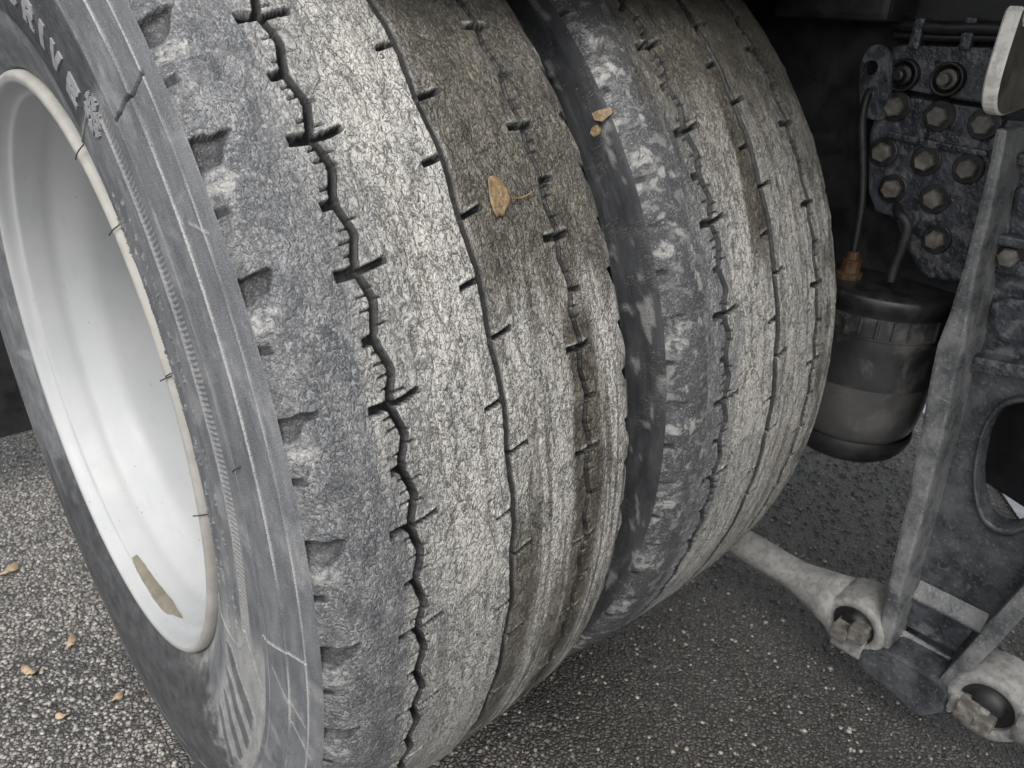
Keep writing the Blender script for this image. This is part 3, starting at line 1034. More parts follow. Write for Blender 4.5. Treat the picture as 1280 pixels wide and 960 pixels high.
def emboss(name, maskf, t0, t1, r0, r1, nt_, nr_, hgt, parent):
    """patch of raised rubber: maskf(u,v) with u along the reading direction, v outward"""
    bm = bmesh.new()
    u = (np.arange(nt_) + 0.5) / nt_
    v = (np.arange(nr_) + 0.5) / nr_
    U, Vv = np.meshgrid(u, v, indexing='ij')
    mk = maskf(U, Vv)
    vs = {}

    def vert(i, j):
        if (i, j) not in vs:
            th = t0 + (t1 - t0) * i / nt_
            r = r0 + (r1 - r0) * j / nr_
            x = sw_x(r) - hgt
            vs[(i, j)] = bm.verts.new((x, -r * math.cos(th * DEG), r * math.sin(th * DEG)))
        return vs[(i, j)]
    for i in range(nt_):
        for j in range(nr_):
            if mk[i, j]:
                bm.faces.new((vert(i, j), vert(i + 1, j), vert(i + 1, j + 1), vert(i, j + 1)))
    r = bmesh.ops.extrude_face_region(bm, geom=list(bm.faces))
    for g_ in r['geom']:
        if isinstance(g_, bmesh.types.BMVert):
            g_.co.x += hgt + 0.0012
    return link(name, bm_mesh(name, bm), M['letter'], parent)


def sh(f):
    return lambda U, V: f(U - 0.0, V)


LET = {
    'D': ([(0, 0), (.62, 0), (.95, .28), (.95, .72), (.62, 1), (0, 1)], [[(.36, .36), (.56, .36), (.6, .5), (.56, .64), (.36, .64)]]),
    'R': ([(0, 0), (.34, 0), (.34, .34), (.46, .34), (.64, 0), (1, 0), (.80, .40), (.95, .55), (.95, .82), (.75, 1), (0, 1)], [[(.34, .58), (.6, .58), (.6, .72), (.34, .72)]]),
    'I': ([(.1, 0), (.9, 0), (.9, 1), (.1, 1)], []),
    'V': ([(0, 1), (.34, 1), (.5, .42), (.66, 1), (1, 1), (.66, 0), (.34, 0)], []),
    'E': ([(0, 0), (.95, 0), (.95, .25), (.36, .25), (.36, .38), (.85, .38), (.85, .62), (.36, .62), (.36, .75), (.95, .75), (.95, 1), (0, 1)], []),
}
for ch, ta, tb in (('D', 73.8, 69.2), ('R', 68.4, 63.8), ('I', 62.9, 60.8), ('V', 60.0, 55.9), ('E', 55.0, 51.2)):
    outer, holes = LET[ch]

    def mk(U, V, outer=outer, holes=holes):
        U2 = (U - 0.22 * V) / 0.78                 # italic slant
        m_ = inside(outer, U2, V)
        for hl in holes:
            m_ &= ~inside(hl, U2, V)
        return m_
    emboss('letter', mk, ta, tb, 0.3735, 0.3935, 44, 30, 0.0011, side)


def flake(U, V):
    x, y = (U - 0.5) * 2.0, (V - 0.5) * 2.0
    m_ = np.hypot(x, y) < 0.2
    for k in range(6):
        a = k * math.pi / 3 + math.pi / 2
        ex, ey = math.cos(a), math.sin(a)
        al, ac = x * ex + y * ey, -x * ey + y * ex
        m_ |= (al > 0) & (al < 0.95) & (np.abs(ac) < 0.085)
        for q in (0.42, 0.66):
            m_ |= (np.abs(al - q - 0.75 * np.abs(ac)) < 0.085) & (np.abs(ac) < 0.30)
    return m_


emboss('snowflake_symbol', flake, 50.2, 46.0, 0.3830, 0.4120, 56, 52, 0.0011, side)

# rubber whiskers on the sidewall and bead
def sw_point(r, th, off=0.0):
    return np.array([sw_x(r) - off, -r * math.cos(th * DEG), r * math.sin(th * DEG)])


for (ra, ta), (rb, tb) in (((.300, 57), (.3095, 58)), ((.2965, 43.8), (.306, 44.4)), ((.2950, 21.7), (.305, 22.2)),
                           ((.2950, -0.2), (.304, 0.3)), ((.432, 14.2), (.4405, 14.8)), ((.312, 22.2), (.322, 22.6))):
    pb_ = sw_point(rb, tb, 0.0010)
    pa_ = np.array([min(sw_x(ra), -0.1465) - 0.003, -ra * math.cos(ta * DEG), ra * math.sin(ta * DEG)])
    pts = [pb_ + (pa_ - pb_) * u + np.array([-0.0015 * math.sin(3.1 * u), 0, 0]) for u in np.linspace(0, 1, 7)]
    link('vent_whisker', tube('vent_whisker', pts, 0.00055, 6), M['hair'], wheel)

# ------------------------------------------------------------------ rim
lipp = smooth_poly([(-.1330, .3020), (-.1395, .3022), (-.1438, .3008), (-.1460, .2975), (-.1456, .2945)], 3, False)
lip = link('rim_lip', grid_mesh('rim_lip', lathe_grid(lipp, (0, 0, 0), (1, 0, 0), 256), wrap_u=True), M['lip'], wheel)
barrel = smooth_poly([(-.1456, .2945), (-.1445, .2915), (-.1405, .2893), (-.1350, .2875), (-.1300, .2845), (-.1290, .2800), (-.1235, .2785), (-.106, .2740), (-.0965, .2735), (-.090, .2715),
                      (-.072, .2600), (-.060, .2545), (-.045, .2530), (.010, .2530), (.045, .2535), (.075, .2545), (.105, .2540), (.125, .2480),
                      (.140, .2300), (.150, .1900), (.156, .1400), (.158, .0900), (.120, .0850), (.118, .001)], 2, False)
rim = link('rim', grid_mesh('rim', lathe_grid(barrel, (0, 0, 0), (1, 0, 0), 256), wrap_u=True), M['rim'], wheel)
for o in (lip, rim):
    c = link(o.name.split('.')[0], o.data, None, wheel2)
# dried silt in the bottom of the rim
bm = bmesh.new()
gx, gt = 30, 60
vs = []
for i in range(gx + 1):
    for j in range(gt + 1):
        x = -0.1325 + 0.0135 * i / gx
        tt = -104 + 37 * j / gt
        r = np.interp(x, barrel[:, 0], barrel[:, 1]) - 0.0009
        vs.append(bm.verts.new((x, -r * math.cos(tt * DEG), r * math.sin(tt * DEG))))
for i in range(gx):
    for j in range(gt):
        u, v = (i + .5) / gx * 2 - 1, (j + .5) / gt * 2 - 1
        if u * u + v * v < 0.85 + 0.12 * math.sin(5 * math.atan2(v, u)):
            bm.faces.new((vs[i * (gt + 1) + j], vs[(i + 1) * (gt + 1) + j], vs[(i + 1) * (gt + 1) + j + 1], vs[i * (gt + 1) + j + 1]))
bmesh.ops.delete(bm, geom=[v for v in bm.verts if not v.link_faces], context='VERTS')
link('silt_patch', bm_mesh('silt_patch', bm), M['mudspot'], rim, True)

# ------------------------------------------------------------------ mud flap behind the wheel
fy = 0.66
pb = aty(20, 541, fy)
m_ = thing('mud_flap', 'black rubber mud flap hanging behind the left of the white rim', 'mud flap', (pb[0] + 0.1, fy, 0.7))
child('flap', prism('flap', smooth_poly([(pb[0] + .042, fy - .006, pb[2] + .012), (pb[0] + .05, fy - .006, 0.7), (pb[0] - .52, fy - .006, .7), (pb[0] - .52, fy - .006, pb[2] + .004), (pb[0] - .5, fy - .006, pb[2]), (pb[0] + .03, fy - .006, pb[2])], 0),
                    smooth_poly([(pb[0] + .042, fy + .006, pb[2] + .012), (pb[0] + .05, fy + .006, 0.7), (pb[0] - .52, fy + .006, .7), (pb[0] - .52, fy + .006, pb[2] + .004), (pb[0] - .5, fy + .006, pb[2]), (pb[0] + .03, fy + .006, pb[2])], 0), 0.002), M['blackrub'], m_)

# ------------------------------------------------------------------ chassis
ch = thing('chassis_frame', 'black truck chassis frame rail behind the bolted plate', 'chassis', (0.70, 0, 0.45))
child('frame_rail', box('frame_rail', (0.672, -2.6, 0.06), (0.682, 2.6, 0.60), 0.002), M['black'], ch)
child('top_flange', box('top_flange', (0.684, -2.6, 0.588), (0.77, 2.6, 0.600), 0.002), M['black'], ch)
child('shade_deck', box('shade_deck', (0.22, -3.0, 0.62), (1.15, 2.6, 0.66), 0.004), M['black'], ch)  # out of view, added overhead to shade the chassis and ground
child('cross_member', box('cross_member', (0.684, -0.80, -0.02), (1.55, -0.42, 0.22), 0.01), M['black'], ch)
child('axle_beam', lathe('axle_beam', dense([(0.30, 0.0), (0.30, 0.075), (0.75, 0.075), (0.95, 0.19), (1.25, 0.19), (1.45, 0.075), (1.9, 0.075), (1.9, 0)], 0.02), (0.1, 0.0, 0.0), (1, 0, 0), 40), M['black'], ch)
wq = [atx(1200, 583, 0.80), atx(1290, 642, 0.80), atx(1420, 700, 0.80)]
bz = [(p[1], p[2]) for p in wq] + [(wq[2][1], 0.35), (wq[0][1], 0.35)]
child('cross_plate', prism('cross_plate', [(0.80, *p) for p in bz], [(0.86, *p) for p in bz], 0.004), M['black'], ch)
am = np.linspace(47, 150, 48) * DEG
gm = np.array([[(x_, -r_ * math.cos(a_), r_ * math.sin(a_)) for x_, r_ in ((-.02, .555), (-.025, .56), (-.02, .566), (.64, .566), (.645, .56), (.64, .555), (-.02, .555))] for a_ in am])
child('shade_guard', grid_mesh('shade_guard', gm), M['black'], ch)  # unseen arch, added to shade the upper tread
# dark hanging block at the top, its lower edge lit
a0, a1 = atx(1012, 24, 0.60), atx(1108, 30, 0.60)
child('side_box', box('side_box', (0.60, a1[1], a0[2]), (0.668, a0[1] + .05, 0.60), 0.008), M['black'], ch)
# tab with a hole
tabp = [atx(*q, 0.640)[1:] for q in ((1074, 128), (1074, 85), (1084, 60), (1100, 54), (1114, 62), (1116, 100), (1112, 150), (1082, 150))]
hc = atx(1088, 85, 0.640)[1:]
hole = [hc + 0.0085 * np.array([math.cos(a), math.sin(a)]) for a in np.linspace(0, 2 * math.pi, 20, endpoint=False)]
child('lug', plate('lug', smooth_poly(tabp, 2), 0.640, 0.650, [hole]), M['plate'], ch)

# hoses and a weld seam along the frame
for k_, (pts_, rad_) in enumerate((
        ([(1118, 30, .655), (1180, 36, .650), (1240, 34, .650), (1330, 46, .650)], .007),
        ([(1118, 44, .658), (1190, 48, .655), (1250, 46, .655), (1330, 58, .655)], .005))):
    child('hose', tube('hose', smooth_poly([atx(*q_) for q_ in pts_], 3, False), rad_, 14), M['blackrub'], ch)
for q_ in ((1150, 40), (1214, 40)):
    p_ = atx(*q_, .655)
    child('hose_clip', box('hose_clip', (.645, p_[1] - .006, p_[2] - .018), (.671, p_[1] + .006, p_[2] + .014), .003), M['plate'], ch)
# bolted gusset plate
gp = thing('gusset_plate', 'dark steel plate with rows of dusty hexagon bolts above the canister', 'bolted plate', (0.65, atx(1160, 220, .65)[1], atx(1160, 220, .65)[2]))
GX = 0.644


def pix_poly(L, X):
    return [atx(*q, X)[1:] for q in L]


child('lower_plate', plate('lower_plate', smooth_poly(pix_poly([(1086, 262), (1084, 175), (1098, 132), (1112, 118), (1180, 128), (1262, 140), (1262, 330), (1215, 350), (1185, 352), (1150, 345), (1128, 300), (1118, 272)], GX), 1), GX, 0.668, bevel=0.003), M['plate'], gp)
child('upper_plate', plate('upper_plate', pix_poly([(1112, 108), (1112, 60), (1128, 56), (1268, 60), (1268, 136), (1180, 122)], GX + 0.006), GX + 0.006, 0.6695, bevel=0.003), M['plate'], gp)
child('seam_rib', prism('seam_rib', [(GX - .006, *p) for p in pix_poly([(1112, 172), (1170, 186), (1236, 196), (1236, 188), (1170, 176), (1112, 163)], GX)],
                        [(GX + .004, *p) for p in pix_poly([(1112, 172), (1170, 186), (1236, 196), (1236, 188), (1170, 176), (1112, 163)], GX)], 0.002), M['plate'], gp)


def bolt(px, py, X, parent, rad=0.0112, hgt=0.012, washer=0.0165, seed=0, wm='washer'):
    c = atx(px, py, X - hgt)
    g_ = random.Random(seed)
    a0 = g_.uniform(0, 1)
    bm = bmesh.new()
    ring0, ring1, ring2 = [], [], []
    for k in range(6):
        a = a0 + k * math.pi / 3
        for ring, r_, x_ in ((ring0, rad, X), (ring1, rad, X - hgt * .82), (ring2, rad * .84, X - hgt)):
            ring.append(bm.verts.new((x_, c[1] + r_ * math.cos(a), c[2] + r_ * math.sin(a))))
    for k in range(6):
        j = (k + 1) % 6
        bm.faces.new((ring0[k], ring0[j], ring1[j], ring1[k]))
        bm.faces.new((ring1[k], ring1[j], ring2[j], ring2[k]))
    bm.faces.new(ring2)
    b = child('bolt', bm_mesh('bolt', bm), M['bolt'], parent)
    if washer:
        wme = lathe('washer', [(0.0, washer), (-0.0028, washer), (-0.0036, washer * .93), (-0.0036, 0.004)], (X, c[1], c[2]), (1, 0, 0), 28, False)
        wo_ = child('washer', wme, M[wm], b)
        wo_.location = (0, 0, 0)
    return b


BOLTS = [(1115, 134), (1169, 146), (1226, 156), (1099, 191), (1153, 202), (1206, 212), (1111, 237), (1164, 250), (1166, 301)]
for i, (px, py) in enumerate(BOLTS):
    bolt(px, py, GX, gp, seed=i)
for i, (px, py) in enumerate([(1131, 94), (1187, 99)]):
    X = GX + 0.006
    c = atx(px, py, X)
    child('collar', lathe('collar', [(0, .0175), (-.009, .0175), (-.010, .016), (-.009, .0142), (-.001, .0138), (-.001, .002)], (X, c[1], c[2]), (1, 0, 0), 32), M['washer'], gp)
    child('stud', lathe('stud', [(0, .0105), (-.008, .0105), (-.009, .0065), (-.020, .0062), (-.021, .004), (-.021, 0)], (X, c[1], c[2]), (1, 0, 0), 12, False), M['washer'] if i == 0 else M['bolt'], gp)

# ------------------------------------------------------------------ cast suspension bracket
XF, XW = 0.585, 0.640
br = thing('suspension_bracket', 'grey dusty cast suspension bracket with rounded window on the right', 'bracket', (0.64, atx(1150, 820, .64)[1], atx(1150, 820, .64)[2]))


def solid(name, L, x0, x1, bevel=0.003, mat='cast', sm=0):
    P = pix_poly(L, x0)
    if sm:
        P = smooth_poly(P, sm)
    return child(name, prism(name, [(x0, *p) for p in P], [(x1, *p) for p in P], bevel), M[mat], br)


solid('side_flange', [(1244, 160), (1236, 205), (1222, 262), (1205, 330), (1185, 395), (1171, 430), (1164, 462), (1152, 528), (1142, 584), (1130, 640), (1120, 684), (1108, 741), (1094, 806),
                      (1110, 814), (1122, 772), (1131, 728), (1145, 679), (1156, 638), (1168, 592), (1178, 552), (1188, 508), (1197, 462), (1206, 434), (1211, 395), (1222, 335), (1240, 262), (1252, 205), (1260, 162)], XF, 0.70, 0.004, 'castdust')
solid('side_flange', [(1168, 854), (1200, 820), (1240, 774), (1282, 728), (1330, 672), (1360, 600), (1375, 540), (1392, 560), (1370, 650), (1330, 716), (1280, 772), (1232, 822), (1186, 869)], XF, 0.70, 0.004, 'castdust')
# web with its window
outer = [(1190, 450), (1240, 466), (1380, 490), (1375, 560), (1330, 680), (1180, 842), (1115, 812), (1140, 690), (1175, 560)]
win = [(1222, 600), (1226, 566), (1234, 536), (1247, 514), (1266, 503), (1300, 500), (1326, 504), (1336, 520), (1330, 560), (1316, 605), (1298, 640), (1275, 658), (1250, 658), (1230, 642)]
child('web', plate('web', pix_poly(outer, XW), XW, XW + 0.018, [smooth_poly(pix_poly(win, XW), 2)], bevel=0.0), M['cast'], br)
wl = smooth_poly(pix_poly(win, XW), 2)
wc = wl.mean(0)
wo_, wi_ = wc + (wl - wc) * 1.13, wc + (wl - wc) * 1.0
bm = bmesh.new()
rows = []
for L_, x_ in ((wo_, XW + .002), (wc + (wl - wc) * 1.11, XW - .006), (wc + (wl - wc) * 1.055, XW - .009), (wc + (wl - wc) * 1.005, XW - .006), (wc + (wl - wc) * .985, XW + .020)):
    rows.append([bm.verts.new((x_, *p)) for p in L_])
for a_, b_ in zip(rows[:-1], rows[1:]):
    for k in range(len(a_)):
        j = (k + 1) % len(a_)
        bm.faces.new((a_[k], a_[j], b_[j], b_[k]))
child('window_rim', bm_mesh('window_rim', bm), M['cast'], br, True)
# stepped ledges at the foot of the web
def ledge(L, x0):
    P = pix_poly(L, x0)
    return [(x0, *p) for p in P]
def wedge(name, q0, q1, drop, xa, xb, mat='cast'):
    """ledge running from pixel q0 to q1: slope from the web out to xb, then straight down"""
    A, B = atx(*q0, xa), atx(*q1, xa)
    dz = np.array([0, 0, -1.0])
    sl = 0.020
    pr0 = [A, A + dz * sl + np.array([xb - xa, 0, 0]), A + dz * (sl + drop) + np.array([xb - xa, 0, 0]), A + dz * (sl + drop) + np.array([0.005, 0, 0])]
    pr1 = [p - A + B for p in pr0]
    return child(name, prism(name, pr0, pr1, 0.002), M[mat], br)
wedge('ledge', (1150, 724), (1238, 768), 0.004, XW - 0.002, XW - 0.016, 'castdust')
solid('recess_panel', [(1134, 735), (1222, 782), (1194, 815), (1122, 776)], XW - 0.010, XW + 0.004, 0.001, 'plate')
wedge('ledge', (1119, 780), (1190, 822), 0.030, XW - 0.010, XW - 0.038, 'castdust')
# foot bar
solid('foot_bar', [(1074, 812), (1112, 815), (1170, 849), (1186, 868), (1178, 891), (1150, 897), (1068, 832)], XF - 0.006, 0.69, 0.004)
# upper pocketed part
solid('pocket_plate', [(1235, 190), (1258, 150), (1400, 160), (1400, 500), (1200, 455), (1212, 390)], XW + 0.012, 0.70, 0.002, 'plate')
for L in ([(1240, 186), (1400, 214), (1400, 228), (1236, 200)], [(1222, 288), (1400, 322), (1400, 336), (1220, 301)], [(1196, 442), (1400, 478), (1400, 496), (1192, 462)]):
    solid('rib', L, XW - 0.012, XW + 0.014, 0.003, 'plate')
solid('rib', [(1330, 170), (1350, 170), (1350, 480), (1330, 480)], XW - 0.008, XW + 0.014, 0.003, 'plate')
solid('pad', [(1238, 318), (1300, 330), (1300, 352), (1232, 340)], XW + 0.002, XW + 0.014, 0.003, 'plate')
solid('pad', [(1238, 368), (1330, 384), (1330, 440), (1250, 430), (1236, 410)], XW + 0.000, XW + 0.014, 0.006, 'plate', 1)
solid('pad', [(1268, 225), (1330, 235), (1330, 285), (1262, 276)], XW + 0.002, XW + 0.014, 0.006, 'plate', 1)
bolt(1258, 323, XW + 0.006, br, seed=31)

# ------------------------------------------------------------------ torque rods
def rod(name, label, ex, d, length, eye_r, sgn):
    e = np.array(ex)
    t = thing(name, label, 'torque rod', tuple(e), 'torque rods on the bracket foot')
    d = np.array(d, float)
    d /= np.linalg.norm(d)
    n_ = 24
    pts = [e + d * u for u in np.linspace(eye_r * 0.7, length, n_)]
    tp = np.interp(np.linspace(eye_r * 0.7, length, n_), [eye_r * .7, eye_r * 1.5, eye_r * 2.3, length], [1.75, 1.35, 1.0, 1.0])
    child('shaft', tube('shaft', pts, 0.0235, 24, tp), M['rod'], t)
    child('eye', lathe('eye', [(-.030, eye_r * .66), (-.033, eye_r * .72), (-.033, eye_r * .92), (-.027, eye_r), (.027, eye_r), (.033, eye_r * .92), (.033, eye_r * .66), (-.030, eye_r * .66)], e, (1, 0, 0.0), 48), M['rod'], t)
    child('bushing', lathe('bushing', [(-.024, eye_r * .67), (-.022, eye_r * .40), (-.030, eye_r * .36), (-.030, 0)], e, (1, 0, 0), 36), M['blackrub'], t)
    return t


e1 = atx(1078, 770, 0.615)
r1 = rod('torque_rod', 'dusty grey torque rod running from the bracket foot behind the inner tyre', e1, (0.0, 1.0, 0.04), 0.56, 0.044, 1)
e2 = atx(1244, 868, 0.615)
r2 = rod('torque_rod', 'dusty grey torque rod eye right of the bracket foot', e2, (0.02, -1.0, 0.02), 0.5, 0.046, -1)
for e, t, q in ((e1, r1, (1048, 792)), (e1, r1, (1070, 795)), (e2, r2, (1205, 892)), (e2, r2, (1225, 908))):
    c = atx(*q, 0.568)
    cl = box('clamp_bolt', (0.566, c[1] - .011, c[2] - .011), (0.60, c[1] + .011, c[2] + .011), 0.003)
    child('clamp_bolt', cl, M['bolt'], t)
for e, t, q in ((e1, r1, (1056, 806)), (e2, r2, (1207, 890))):
    c = atx(*q, 0.575)
    child('pin_end', box('pin_end', (0.578, c[1] - .022, c[2] - .015), (0.66, c[1] + .022, c[2] + .012), 0.004), M['rod'], t)

# ------------------------------------------------------------------ canister
cx = 0.665
ct = atx(1106, 352, cx)
zt = ct[2]
zb = atx(1068, 545, cx)[2]
cy = ct[1]
can = thing('canister', 'black moulded canister with ribbed collar under the bolted plate', 'canister', (cx, cy, zb))
RC = 0.088
child('body', lathe('body', dense([(zt - .050 - zb, RC * .985), (zt - .115 - zb, RC * .975)], .01), (cx, cy, zb), (0, 0, 1), 72), M['can'], can)
child('lower_shell', lathe('lower_shell', dense(smooth_poly([(zt - .115 - zb, RC * .972), (.060, RC * .955), (.030, RC * .90), (.018, RC * .80)], 2, False), .006), (cx, cy, zb), (0, 0, 1), 72), M['canlow'], can)
child('base_ring', lathe('base_ring', dense(smooth_poly([(.026, RC * .90), (.020, RC * .93), (.0, RC * .86), (-.012, RC * .70), (-.016, RC * .45), (-.016, 0)], 2, False), .006), (cx, cy, zb), (0, 0, 1), 72), M['blackrub'], can)
child('clamp_ring', lathe('clamp_ring', smooth_poly([(zt - .022 - zb, RC * .99), (zt - .010 - zb, RC * 1.04), (zt - .002 - zb, RC * 1.05), (zt + .004 - zb, RC * 1.02), (zt + .006 - zb, RC * .9), (zt + .009 - zb, RC * .3), (zt + .009 - zb, 0)], 2, False), (cx, cy, zb), (0, 0, 1), 72), M['washer'], can)
child('band', lathe('band', [(zt - .050 - zb, RC * .985), (zt - .049 - zb, RC * 1.0), (zt - .0465 - zb, RC * 1.0), (zt - .046 - zb, RC * .985), (zt - .022 - zb, RC * .985)], (cx, cy, zb), (0, 0, 1), 72, False), M['can'], can)
for k in range(30):
    a = k / 30 * 2 * math.pi
    p0 = np.array([cx + RC * .985 * math.cos(a), cy + RC * .985 * math.sin(a), 0])
    n_ = np.array([math.cos(a), math.sin(a), 0])
    tn = np.array([-math.sin(a), math.cos(a), 0])
    z0, z1 = zt - .046, zt - .023
    base = [p0 + tn * .0022, p0 + tn * .0014 + n_ * .003, p0 - tn * .0014 + n_ * .003, p0 - tn * .0022]
    child('collar_rib', prism('collar_rib', [b + [0, 0, z0] for b in base], [b + [0, 0, z1] for b in base]), M['can'], can)
fc = aty(1080, 345, cy + 0.004)
fcx = cx - 0.045
fcy = cy + 0.028
child('fitting', lathe('fitting', [(0, .016), (.010, .016), (.011, .012), (.026, .012), (.027, .008), (.036, .007), (.036, 0)], (fcx, fcy, zt + .004), (0, 0, 1), 12, False), M['brass'], can)

# air lines
P1 = [(fcx, fcy, zt + .03), (fcx + .001, fcy + .002, zt + .06), (fcx + .004, fcy + .006, zt + .10), (fcx + .008, fcy + .02, zt + .15), (fcx + .012, fcy + .034, zt + .19), (fcx + .02, fcy + .036, zt + .225), (fcx + .07, fcy + .03, zt + .235)]
al = tag(link('air_line', tube('air_line', smooth_poly(P1, 3, False), 0.0045, 12), M['black'], None), 'thin dark air pipe rising from the brass fitting behind the tyre', 'air pipe', 'air pipes')
q = [atx(1113, 352, cx - .05), atx(1118, 332, cx - .05), atx(1128, 308, cx - .05), atx(1135, 287, cx - .05), atx(1133, 275, cx - .05), atx(1122, 266, cx - .05), atx(1108, 262, cx - .05)]
q[-1] = q[-1] + np.array([.03, 0, 0])
tag(link('air_line', tube('air_line', smooth_poly(q, 2, False), 0.0055, 12), M['black'], None), 'bent black pipe elbow standing on the canister lid', 'air pipe', 'air pipes')

# ------------------------------------------------------------------ white-edged plate, top right
YP = -0.56
ep = [(1222, 128), (1224, 100), (1231, 68), (1243, 34), (1256, 10), (1268, -2), (1290, -6), (1330, -10), (1330, 130), (1290, 138), (1250, 145), (1232, 143)]
A = [aty(*q_, YP) for q_ in ep]
xl = min(p[0] for p in A)
lo = [(p[0], p[2]) for p in A]
x0 = aty(1240, 120, YP)[0]
bp_ = thing('edge_plate', 'brown-grey plate with a chipped white edge in the upper right corner', 'plate', (float(A[0][0]), YP, float(A[0][2])))
# outline in X-Z: rounded lower corner nearest the wheel
e0 = aty(1240, 128, YP)
e1_ = aty(1282, -2, YP)
X0_, Zb, Zt = float(e0[0]), float(aty(1244, 144, YP)[2]), float(e1_[2])
shape = [(X0_ + .055, Zb), (X0_ + .020, Zb + .002), (X0_ + .004, Zb + .018), (X0_, Zb + .045), (X0_ + .004, Zb + .10), (X0_ + .016, Zt - .03), (X0_ + .045, Zt - .004), (X0_ + .10, Zt), (X0_ + .32, Zt + .01), (X0_ + .32, Zb + .03)]
shp = smooth_poly(shape, 2)
tk = 0.0115
child('face_panel', prism('face_panel', [(x, YP - .001, z) for x, z in shp], [(x, YP + tk, z) for x, z in shp]), M['taupe'], bp_)
cen = shp.mean(0)
out_ = shp.copy()
d_ = np.roll(shp, -1, 0) - np.roll(shp, 1, 0)
nn = np.stack([d_[:, 1], -d_[:, 0]], -1)
nn /= np.linalg.norm(nn, axis=1)[:, None] + 1e-9
if ((shp + nn * .001 - cen) ** 2).sum() < ((shp - cen) ** 2).sum():
    nn = -nn
out_ = shp + nn * 0.0022
bm = bmesh.new()
rr_ = []
for L_, y_ in ((shp + nn * .0004, YP - .0016), (out_, YP + .0006), (out_, YP + tk - .001), (shp, YP + tk + .001)):
    rr_.append([bm.verts.new((p[0], y_, p[1])) for p in L_])
for a_, b_ in zip(rr_[:-1], rr_[1:]):
    for k in range(len(a_)):
        j = (k + 1) % len(a_)
        bm.faces.new((a_[k], a_[j], b_[j], b_[k]))
child('edge_strip', bm_mesh('edge_strip', bm), M['white'], bp_)

# ------------------------------------------------------------------ leaves
def tread_hit(px, py, r_, xo=0.0):
    v = ray(px, py)
    a = v[1] ** 2 + v[2] ** 2
    b = 2 * (CAM[1] * v[1] + CAM[2] * v[2])
    c = CAM[1] ** 2 + CAM[2] ** 2 - r_ * r_
    t = (-b - math.sqrt(b * b - 4 * a * c)) / 2 / a
    return CAM + v * t


def leaf_on_tread(name, outline, stem, off, label, xo=0.0):
    P = np.array([tread_hit(*q_, R0 + off) for q_ in outline])
    c = P.mean(0)
    bm = bmesh.new()
    k = 5
    n_ = len(P)
    rows = []
    for i in range(1, k + 1):
        L_ = []
        for j in range(n_):
            p = c + (P[j] - c) * i / k
            th = math.atan2(p[2], -p[1])
            s_ = p[0] - xo
            rr = float(tread_r(np.array(s_))) + off + 0.0005 * math.sin(i * 1.7 + j * 0.9)
            L_.append(bm.verts.new((p[0], -rr * math.cos(th), rr * math.sin(th))))
        rows.append(L_)
    thc = math.atan2(c[2], -c[1])
    rr = float(tread_r(np.array(c[0] - xo))) + off
    cv = bm.verts.new((c[0], -rr * math.cos(thc), rr * math.sin(thc)))
    for j in range(n_):
        bm.faces.new((cv, rows[0][j], rows[0][(j + 1) % n_]))
        for i in range(k - 1):
            bm.faces.new((rows[i][j], rows[i + 1][j], rows[i + 1][(j + 1) % n_], rows[i][(j + 1) % n_]))
    r = bmesh.ops.extrude_face_region(bm, geom=list(bm.faces))
    nrm_ = Vector((0, -math.cos(thc), math.sin(thc))) * 0.0004
    for g_ in r['geom']:
        if isinstance(g_, bmesh.types.BMVert):
            g_.co += nrm_
    t = thing(name, label, 'leaf', tuple(c))
    child('blade', bm_mesh('blade', bm), M['leaf'], t, True)
    if stem:
        sp = [tread_hit(*q_, R0 + off + 0.001) for q_ in stem]
        child('stem', tube('stem', smooth_poly(sp, 2, False), 0.0007, 6), M['leaf'], t)
    return t


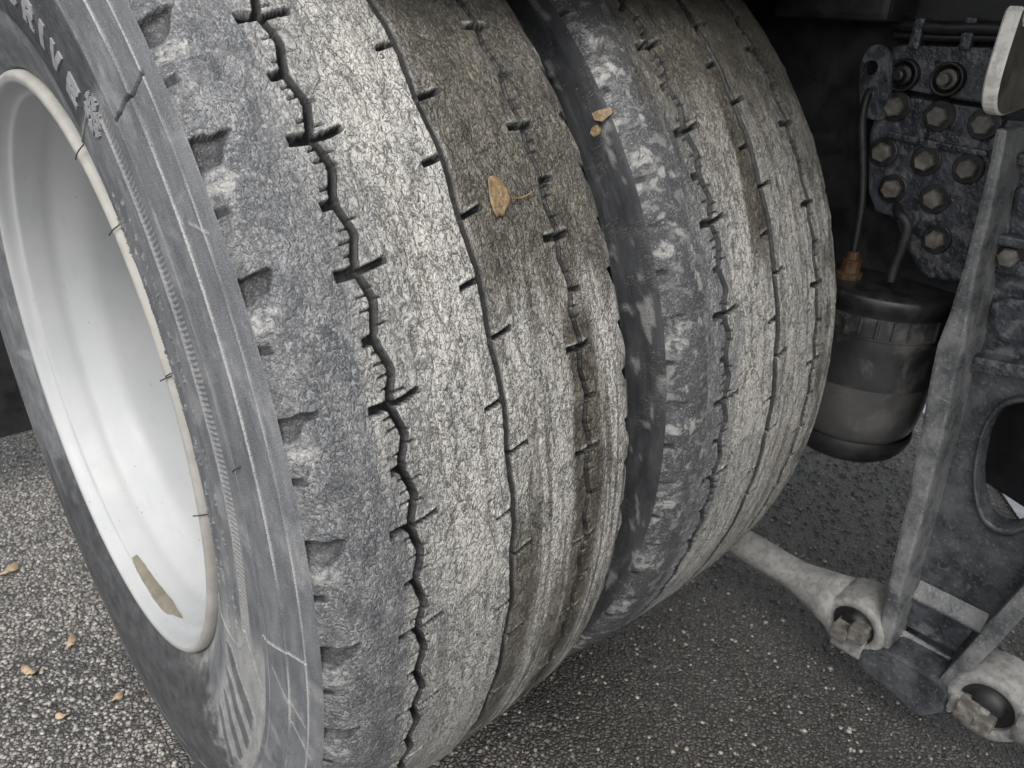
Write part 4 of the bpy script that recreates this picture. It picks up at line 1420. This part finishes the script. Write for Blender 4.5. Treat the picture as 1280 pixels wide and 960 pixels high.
leaf_on_tread('fallen_leaf', smooth_poly([(609, 221), (617, 219), (626, 222), (631, 231), (636, 241), (641, 248), (637, 255), (632, 262), (630, 271), (625, 268), (621, 274), (616, 262), (613, 250), (611, 236)], 1),
              [(640, 248), (648, 248), (656, 246), (664, 241)], 0.0022, 'dry brown leaf with a thin stem stuck to the muddy tread of the outer tyre')
leaf_on_tread('fallen_leaf', [(766, 119), (774, 115), (784, 118), (786, 125), (780, 131), (770, 128)], None, 0.002,
              'small pale brown leaf scrap on the inner tyre, upper of two', DUAL)
leaf_on_tread('fallen_leaf', [(767, 138), (773, 134), (779, 139), (778, 147), (771, 150), (766, 145)], None, 0.002,
              'small orange brown leaf scrap on the inner tyre, lower of two', DUAL)
GL = [((12, 716), 0.017, 0.4, 'pale brown leaf on the asphalt near the left picture edge'), ((38, 842), 0.013, 2.0, 'orange brown leaf on the asphalt at lower left'),
      ((90, 806), 0.013, 1.1, 'small brown leaf on the asphalt below the tyre sidewall'), ((80, 898), 0.009, 2.7, 'tiny orange leaf scrap on the asphalt at the bottom left'),
      ((146, 876), 0.010, 0.2, 'yellowish leaf scrap on the asphalt close to the tyre')]
for (px, py), sz, rot, lab in GL:
    p = atz(px, py, GZ)
    bm = bmesh.new()
    n_ = 14
    top = []
    for j in range(n_):
        a = j / n_ * 2 * math.pi
        rr = sz * (0.55 + 0.45 * abs(math.cos(a)) ** 0.8) * (1 + 0.12 * math.sin(5 * a))
        x_, y_ = rr * math.cos(a), rr * 0.62 * math.sin(a)
        top.append(bm.verts.new((p[0] + x_ * math.cos(rot) - y_ * math.sin(rot), p[1] + x_ * math.sin(rot) + y_ * math.cos(rot), GZ + 0.006 + 0.003 * math.sin(2 * a + rot))))
    cv = bm.verts.new((p[0], p[1], GZ + 0.0065))
    for j in range(n_):
        bm.faces.new((cv, top[j], top[(j + 1) % n_]))
    r = bmesh.ops.extrude_face_region(bm, geom=list(bm.faces))
    for g_ in r['geom']:
        if isinstance(g_, bmesh.types.BMVert):
            g_.co.z += 0.0005
    tag(link('fallen_leaf', bm_mesh('fallen_leaf', bm), M['leafpale'], None, True), lab, 'leaf')
